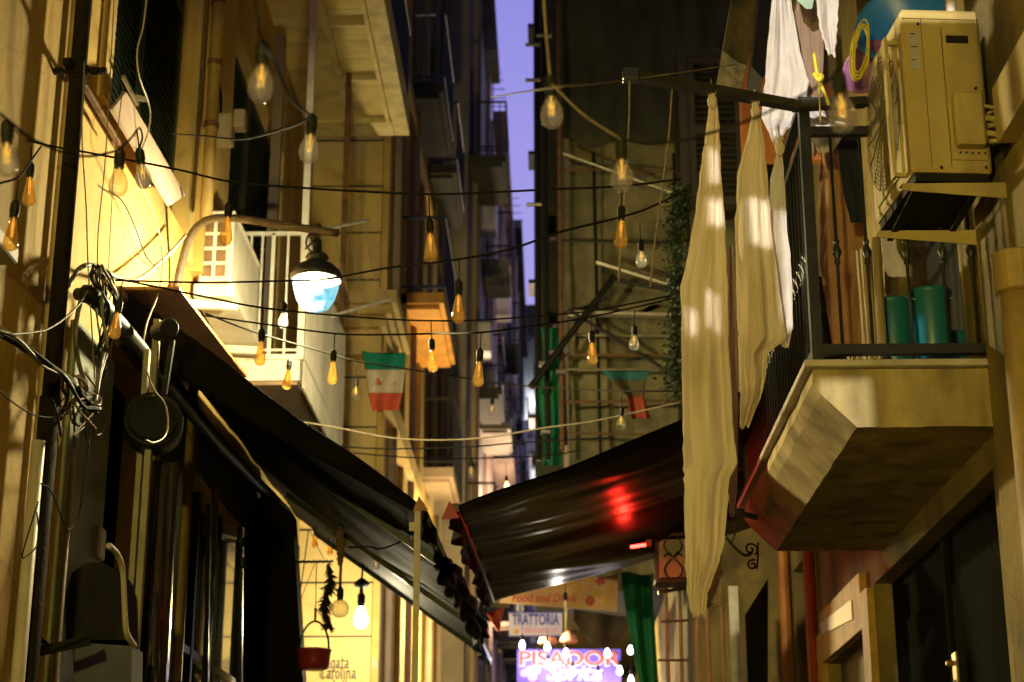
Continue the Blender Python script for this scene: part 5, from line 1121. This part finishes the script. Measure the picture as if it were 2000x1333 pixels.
# heavy cable tangle
TG = thing('cable_tangle', 'heavy twisted bundle of dark cables crossing the downpipe at the left', 'cables', PX(100, 740, XL+.2)); rr = random.Random(12)
for k in range(9):
    base = [(-20, 640), (30, 668), (80, 705), (130, 740), (165, 785), (190, 800)]
    pts = [PX(u+rr.uniform(-7, 7), v+rr.uniform(-9, 9), XL+.24+rr.uniform(-.04, .04)) for u, v in base]
    part('strand', MB().tube(rope_curve(pts, 6), rr.choice([.006, .009, .012]), 6), M['cable'] if k % 3 else M['greycable'], TG, smooth=True)
for k in range(12):
    u0, v0 = rr.uniform(90, 190), rr.uniform(720, 800); pts = [(u0, v0), (u0+rr.uniform(-20, 30), v0+rr.uniform(10, 40)), (u0+rr.uniform(-30, 20), v0+rr.uniform(40, 90)), (u0+rr.uniform(-20, 20), v0+rr.uniform(60, 110))]
    part('loose_end', MB().tube(rope_curve([PX(a, c, XL+.2+rr.uniform(-.05, .08)) for a, c in pts]), rr.choice([.004, .006, .01]), 6), M['cable'] if k % 2 else M['rust'], TG, smooth=True)
TG2 = thing('cable_tangle', 'knot of wires bunched on the bent tube end above the awning', 'cables', PX(195, 560, XL+.2))
for k in range(16):
    pts = [(190+rr.uniform(-10, 10), 520+rr.uniform(-6, 10)), (195+rr.uniform(-25, 30), 560+rr.uniform(-15, 15)), (205+rr.uniform(-20, 25), 610+rr.uniform(-20, 20)), (195+rr.uniform(-10, 15), 680+rr.uniform(-30, 60)), (188+rr.uniform(-6, 6), 790)]
    part('strand', MB().tube(rope_curve([PX(a, c, XL+.2+rr.uniform(-.05, .08)) for a, c in pts[:rr.choice([3, 4, 5])]]), rr.choice([.004, .006, .009]), 6), M['cable'] if k % 3 else M['greycable'], TG2, smooth=True)
# lower left: arched dark hood, blue panel, hose, bracket
HD = thing('arched_hood', 'dark arched metal hood with bluish lower face at the lower left', 'hood', PX(185, 1240, XL+.3))
hy = 9.0; hp = [PY(u, v, hy) for u, v in ((128, 1250), (130, 1160), (140, 1120), (165, 1100), (200, 1098), (228, 1115), (240, 1150), (243, 1250))]
part('hood', MB().prism(hp, (0, .3, 0)), mat('sooty_sheet', (.014, .012, .010), (.008, .007, .006), 6, .8, spec=.2, bump=.4, dirt=(.05, .04, .03), dirt_amt=.4), HD)
b = MB().prism([PY(u, v, hy+.03) for u, v in ((140, 1255), (258, 1262), (255, 1400), (150, 1400))], (0, .25, 0)); part('lower_face', b, M['bluewall'], HD)
lw('ochre flexible hose curving down over the arched hood', [(212, 1066), (230, 1085), (240, 1120), (243, 1180), (247, 1235), (262, 1262)], .016, 'pvc', .45)
b = MB(); b.bar(PY(62, 1232, 8.4), PY(95, 1262, 8.4), .022); b.bar(PY(62, 1275, 8.4), PY(175, 1252, 8.6), .022, .05); b.bar(PY(80, 1275, 8.4), PY(170, 1240, 8.55), .02); solo('floodlight_bracket', b, M['black'], 'black bracket crossing the foot of the downpipe at the lower left', 'bracket')
b = MB(); b.bevbox(XL, XL+.05, 9.62, 9.74, 3.42, 3.6, .01); solo('wall_switch', b, M['pvc'], 'small pale plate above the hose', 'wall plate')
# lower centre left: dark rolled side curtain
b = MB(); p0 = PY(485, 1100, 14.0); b.prism([PY(470, 1330, 14.6), PY(478, 1000, 14.6), PY(520, 960, 14.6), PY(572, 1004, 14.6), PY(592, 1345, 14.6)], (0, .25, 0)); solo('side_curtain', b, mat('dark_brown_curtain', (.012, .009, .006), (.008, .006, .005), 4, .9, spec=.1, bump=.4, stretch=(5, 5, .4)), 'dark drop curtain left of the red pot', 'curtain')
b = MB()
b.bar(PX(408, 985, XL+.25), PX(402, 1360, XL+.25), .03); b.bar(PX(470, 1030, XL+.25), PX(467, 1360, XL+.25), .045)
for k, (u, v) in enumerate(((470, 1060), (474, 1100))): p = PX(u, v, XL+.28); b.lathe([(.02, -.04), (.03, -.03), (.03, .03), (.02, .04)], p, 10)
solo('window_bars', b, M['iron'], 'vertical metal bars in front of the shop window', 'bars')
# ============================================================ SIGNS
def text(body, size, m, par, origin, xdir=1, ext=.004, off=.0, shear=0, name='lettering', align='CENTER', space=1.0, width=None):
    cu = bpy.data.curves.new('t', 'FONT'); cu.body = body; cu.size = size; cu.extrude = ext; cu.offset = off; cu.shear = shear; cu.align_x = align; cu.space_character = space
    o = bpy.data.objects.new('t', cu); COL.objects.link(o); bpy.context.view_layer.update()
    me = bpy.data.meshes.new_from_object(o.evaluated_get(bpy.context.evaluated_depsgraph_get())); bpy.data.objects.remove(o)
    w0 = max(v.co.x for v in me.vertices)-min(v.co.x for v in me.vertices); k = (width/w0) if width else 1
    R = Matrix.Rotation(math.pi/2, 4, 'X')
    me.transform(R @ Matrix.Diagonal((k, 1, 1, 1))); wl = WL[par.name]; me.transform(Matrix.Translation(V(origin)-wl)); me.materials.clear(); me.materials.append(m); me.name = name
    n = bpy.data.objects.new(name, me); COL.objects.link(n); n.parent = par; return n
YT = 22.0
def rect(u0, v0, u1, v1, Y, th=.03): a, c = PY(u0, v1, Y), PY(u1, v0, Y); return a, c, MB().box(a.x, c.x, Y, Y+th, a.z, c.z)
a, c, b = rect(994, 1197, 1098, 1243, YT); TS = thing('shop_sign', 'pale trattoria signboard with blue capitals hung over the alley', 'sign', ((a.x+c.x)/2, YT, a.z))
part('board', b, M['creamsign'], TS); W_ = c.x-a.x; cxm = (a.x+c.x)/2
b = MB(); b.box(a.x-.012, c.x+.012, YT-.006, YT-.001, a.z-.012, a.z+.006); b.box(a.x-.012, c.x+.012, YT-.006, YT-.001, c.z-.006, c.z+.012); part('edge', b, M['inkblue'], TS)
text('TRATTORIA', .19, M['inkblue'], TS, (cxm, YT-.008, a.z+.145), off=.004, width=W_*.88)
text('Benvenuti', .11, M['inkpink'], TS, (cxm+.05, YT-.008, a.z+.04), shear=.4, width=W_*.6)
b = MB().lathe([(.035, 0), (.035, .004)], (a.x+.09, YT-.004, a.z+.06), 14, Matrix.Rotation(math.pi/2, 3, 'X')); part('lemon_mark', b, M['food1'], TS)
YP = 21.3
a, c, b = rect(1010, 1268, 1212, 1345, YP, .02); PSg = thing('shop_banner', 'purple banner with red and white capitals and a looping white script', 'banner', ((a.x+c.x)/2, YP, a.z))
part('cloth', b, M['purplesign'], PSg); cxm = (a.x+c.x)/2; W_ = c.x-a.x
pz = PY(1100, 1300, YP).z
text('PISADOR', .24, M['creamsign'], PSg, (cxm, YP-.004, pz), off=.016, width=W_*.99, ext=.002); text('PISADOR', .24, M['inkred'], PSg, (cxm, YP-.010, pz+.004), off=.003, width=W_*.97, ext=.003)
text('Spritz', .25, M['creamsign'], PSg, (cxm+.04, YP-.006, PY(1100, 1328, YP).z), off=.008, shear=.35, width=W_*.55)
b = MB(); p = PY(1035, 1312, YP)
for (dx, dz, r) in ((0, 0, .07), (.08, .02, .055), (-.07, -.02, .05), (.03, -.06, .06)): b.lathe([(r, 0), (r, .006+dx*.01)], (p.x+dx, YP-.002, p.z+dz), 16, Matrix.Rotation(math.pi/2, 3, 'X'))
part('drink_drawing', b, M['inkpink'], PSg)
# menu banner
YM = 18.6
BN = thing('menu_banner', 'orange food and drink banner hanging under the right awning', 'banner', PY(1100, 1190, YM))
q = [PY(u, v, YM) for u, v in ((975, 1178), (1000, 1110), (1211, 1080), (1204, 1195))]
part('cloth', MB().prism(q, (0, .01, 0)), M['banner'], BN)
p = PY(1062, 1176, YM-.004); text('Food and Drink', .13, M['inkred'], BN, (p.x, YM-.008, p.z), shear=.2, off=.002, width=PY(1120, 1170, YM).x-PY(992, 1170, YM).x)
b1_, b2_ = MB(), MB(); rr = random.Random(21)
for (u, v, r, k) in ((1108, 1135, .05, 0), (1125, 1148, .045, 0), (1095, 1140, .05, 0), (1155, 1128, .05, 0), (1172, 1136, .05, 1), (1165, 1160, .05, 0), (1190, 1152, .04, 0), (1152, 1175, .055, 1), (1185, 1172, .04, 0), (1194, 1105, .045, 1)):
    p = PY(u, v, YM); h = (b1_ if k == 0 else b2_)
    pts = [(p.x+r*(1+.25*rr.uniform(-1, 1))*math.cos(a_), YM-.006-rr.random()*.002, p.z+r*(1+.25*rr.uniform(-1, 1))*math.sin(a_)) for a_ in [2*math.pi*i/11 for i in range(11)]]
    h.prism([(x, YM-.006, z) for x, y, z in pts], (0, .005, 0))
part('food_picture', b1_, M['food1'], BN); part('food_picture', b2_, M['food2'], BN)
# green drape, lantern, gates
gd = lambda s_, t: PY((1210+(1255-1210)*t**1.4)*(1-s_)+(1268+20*t)*s_, 1075+290*t, 17.2+.08*math.sin(s_*11+t*3)+.3*s_)
solo('green_drape', MB().grid(gd, 20, 24), M['green'], 'tall green tarpaulin drape right of the purple banner', 'tarpaulin', smooth=True, solid=.005)
b = MB(); c0 = PY(1165, 1215, 20.2)
def dk(s_, t): return PY(1120+(1250-1120)*s_, 1190+75*t*math.sin(math.pi*min(1, s_*.9+.1))+20*s_*(1-t), 20.2+.06*math.sin(s_*13))
solo('dark_drape', MB().grid(dk, 24, 10), mat('brown_cloth', (.10, .075, .05), (.06, .045, .03), 5, .9), 'brown drooping cloth between the menu banner and green drape', 'cloth', smooth=True, solid=.005)
# back wall clutter behind signs
b = MB(); x0_, x1_ = PY(1105, 1205, 27.7).x, PY(1215, 1205, 27.7).x; zz_ = PY(1150, 1262, 27.7).z; b.box(x0_, x1_, 27.7, 27.75, zz_, PY(1150, 1205, 27.7).z); sb = solo('window', b, M['glass'], 'shop window with white bars behind the signs', 'window')
b = MB()
for i in range(8): b.box(x0_+(x1_-x0_)*i/7-.02, x0_+(x1_-x0_)*i/7+.02, 27.66, 27.69, zz_, PY(1150, 1205, 27.7).z)
b.box(x0_, x1_, 27.63, 27.655, zz_+.3, zz_+.34); part('bars', b, M['whitepaint'], sb)
b = MB(); c_ = PY(1070, 1258, 23); b.lathe([(.11, 0), (.13, .02), (.1, .1), (.02, .15)], c_, 18); c2_ = PY(1110, 1256, 23); b.lathe([(.11, 0), (.13, .02), (.1, .1), (.02, .15)], c2_, 18); solo('red_lanterns', b, M['inkpink'], 'two round pink shades above the purple banner', 'lamp shade')
# lantern right
LN = thing('wall_lantern', 'square black lantern with scroll ironwork beside the longest sheet', 'lantern', PY(1315, 1140, 12.9))
la, lb_ = PY(1284, 1135, 12.9), PY(1345, 1045, 12.9)
part('glass', MB().box(la.x+.02, lb_.x-.02, 12.92, 13.1, la.z+.03, lb_.z-.03), M['frost'], LN)
b = MB()
for x in (la.x, lb_.x):
    for y in (12.9, 13.12): b.bar((x, y, la.z), (x, y, lb_.z), .022)
for z in (la.z, lb_.z): b.box(la.x-.015, lb_.x+.015, 12.88, 13.14, z-.012, z+.012)
cxl = (la.x+lb_.x)/2; czl = (la.z+lb_.z)/2
for sx in (-1, 1):
    for sz in (-1, 1): b.tube([(cxl+sx*(.012+.055*math.sin(a*.9)), 12.89, czl+sz*(.01+.15*a/3.14)) for a in [3.14*i/12 for i in range(13)]], .006, 5)
b.tube([(cxl-.07, 12.885, czl+.01), (cxl-.03, 12.885, czl+.04), (cxl, 12.885, czl), (cxl+.03, 12.885, czl+.04), (cxl+.07, 12.885, czl+.01)], .008, 5)
part('frame', b, M['black'], LN)
part('roof', MB().lathe([(.16, 0), (.12, .06), (.03, .12)], (cxl, 13.01, lb_.z+.012), 4), M['black'], LN)
# white bars gate under lantern
GT = thing('iron_gate', 'row of pale upright rods beneath the square lantern', 'gate', PY(1330, 1330, 13.4))
for u in (1300, 1327, 1361, 1381, 1410): part('rod', MB().tube([PY(u, 1145+(u > 1350)*20, 13.4), PY(u+6, 1360, 13.4)], .016, 8), M['pvc'], GT)
for (ua, va, ub, vb, r) in ((1285, 1158, 1345, 1148, .014), (1285, 1290, 1345, 1290, .01), (1290, 1215, 1345, 1212, .01)): part('crossbar', MB().tube([PY(ua, va, 13.38), PY(ub, vb, 13.38)], r, 8), M['steel'], GT)
# scroll bracket
b = MB()
def spiral(c, r0, turns, s0, sx=1): return [V((c.x+sx*r0*(1-i/36*.85)*math.cos(s0+turns*6.28*i/36), c.y, c.z+r0*(1-i/36*.85)*math.sin(s0+turns*6.28*i/36))) for i in range(37)]
cc = PY(1466, 1073, 10.9); b.tube(spiral(cc, .045, 1.4, -1.0), .007, 6); cc2 = PY(1470, 1104, 10.9); b.tube(spiral(cc2, .035, 1.3, 1.0), .007, 6)
b.tube(rope_curve([PY(1480, 1060, 10.9), PY(1480, 1085, 10.9), PY(1478, 1112, 10.9)]), .007, 6); b.tube(rope_curve([PY(1418, 1050, 10.9), PY(1435, 1070, 10.9), PY(1455, 1085, 10.9), PY(1470, 1080, 10.9)]), .009, 6); b.tube(rope_curve([PY(1434, 1020, 10.9), PY(1436, 1040, 10.9), PY(1428, 1062, 10.9)]), .006, 6); b.bar(PY(1416, 995, 10.9), PY(1480, 1012, 10.9), .03)
solo('scroll_bracket', b, M['black'], 'black wrought iron scroll bracket under the far end of the balcony', 'bracket')
# papers / whitish strips on right lower wall
b = MB(); b.box(PY(1425, 1200, 15.2).x, PY(1443, 1200, 15.2).x, 15.2, 15.25, 0, PY(1430, 1145, 15.2).z); solo('door_panel', b, M['whitepaint'], 'narrow white door edge right of the pale rods', 'door')
b = MB(); b.prism([PY(u, v, 13.2) for u, v in ((1456, 1200), (1500, 1130), (1500, 1360), (1462, 1360))], (0, .05, 0)); solo('notice_board', b, M['shutter2'], 'dark board leaning beyond the white door edge', 'board')
b = MB(); q = [PX(u, v, XR-.06) for u, v in ((1602, 1218), (1662, 1172), (1664, 1210), (1606, 1240))]; b.prism(q, (.02, 0, 0)); solo('paper_notice', b, M['creamsign'], 'torn white paper pasted inside the ochre door frame', 'paper')
p = PX(1986, 825, XR-.28)
ST = thing('wall_sticker', 'small red and yellow bordered sticker at the right edge', 'sticker', p)
pr = [PX(u, v, XR-.13) for u, v in ((1976, 797), (2003, 792), (2003, 856), (1977, 856))]; part('border', MB().prism(pr, (-.003, 0, 0)), M['inkred'], ST)
pr = [PX(u, v, XR-.134) for u, v in ((1980, 803), (2003, 799), (2003, 848), (1981, 849))]; part('picture', MB().prism(pr, (-.003, 0, 0)), M['black'], ST)
b = MB(); pr = [PX(u, v, XR-.138) for u, v in ((1986, 810), (1996, 808), (1999, 825), (1992, 843), (1986, 835))]; b.prism(pr, (-.003, 0, 0)); part('figure', b, M['food1'], ST)
# red lamp under right awning
rl = PY(1246, 1066, 12.4); RL = thing('red_lamp', 'glowing red lamp tube under the right awning', 'lamp', rl)
part('tube', MB().tube([rl+V((-.05, .0, -.01)), rl+V((.06, .05, .015))], .012, 8), M['red'], RL); part('holder', MB().box(rl.x+.06, rl.x+.1, rl.y+.03, rl.y+.08, rl.z-.0, rl.z+.05), M['black'], RL)
point('red_lamp_light', rl+V((-.02, -.16, .0)), (1, .02, .01), 16, .03)
# flood lamp behind the viewer: lights the high laundry white
FLd = thing('floodlight', 'small white floodlight behind the viewer aimed at the high laundry', 'floodlight', LP_FLOOD)
part('body', MB().bevbox(LP_FLOOD.x-.12, LP_FLOOD.x+.12, LP_FLOOD.y-.14, LP_FLOOD.y-.06, LP_FLOOD.z-.08, LP_FLOOD.z+.08, .01), M['black'], FLd)
part('arm', MB().bar(LP_FLOOD+V((0, -.1, 0)), V((XL, LP_FLOOD.y-.1, LP_FLOOD.z)), .03), M['black'], FLd)
spot('floodlight_light', LP_FLOOD, PY(1560, 380, 8.3), (1, .93, .82), 3800, 36, .1, .007)
yb = LP_FLOOD.y+1.5; holes = []
for (u0, v0, u1, v1, Yt) in ((1480, -70, 1655, 262, 8.45), (1700, -60, 1925, 42, 7.6), (1386, 285, 1400, 348, 7.8), (1384, 382, 1412, 432, 7.8), (1384, 565, 1398, 640, 7.8), (1466, 385, 1502, 475, 7.95), (1345, 600, 1357, 650, 7.8), (1608, 742, 1702, 868, 8.2), (1784, 600, 1796, 680, 8.3), (1535, 420, 1550, 650, 8.1)):
    A_ = PY(u0, v1, Yt); B_ = PY(u1, v0, Yt); qa = LP_FLOOD+(A_-LP_FLOOD)*(1.5/(A_.y-LP_FLOOD.y)); qb = LP_FLOOD+(B_-LP_FLOOD)*(1.5/(B_.y-LP_FLOOD.y)); holes.append((qa.x, qa.z, qb.x, qb.z))
bb = wallgrid(MB(), (0, yb, 0), X3, (0, -1, 0), -1.9, 1.3, 4.75, 7.2, holes, .004)  # added board, holes cut along the beam to pattern the floodlight
solo('floodlight_gobo', bb, M['black'], 'unseen perforated board added behind the viewer to shape the floodlight into patches', 'blind')
# buildings behind the viewer so the alley is a canyon from every side
for (nm, x0_, x1_, y0_, y1_, z) in (('plain tall building behind the viewer on the left', -8, XL-.01, -20, -5, 16), ('plain tall building behind the viewer on the right', XR+.01, 8, -20, -5, 16)):
    t = thing('building', nm, 'building', ((x0_+x1_)/2, -12, 0)); part('wall', MB().box(x0_, x1_, y0_, y1_, 0, z), M['yellow'] if x0_ < 0 else M['rightwall'], t)
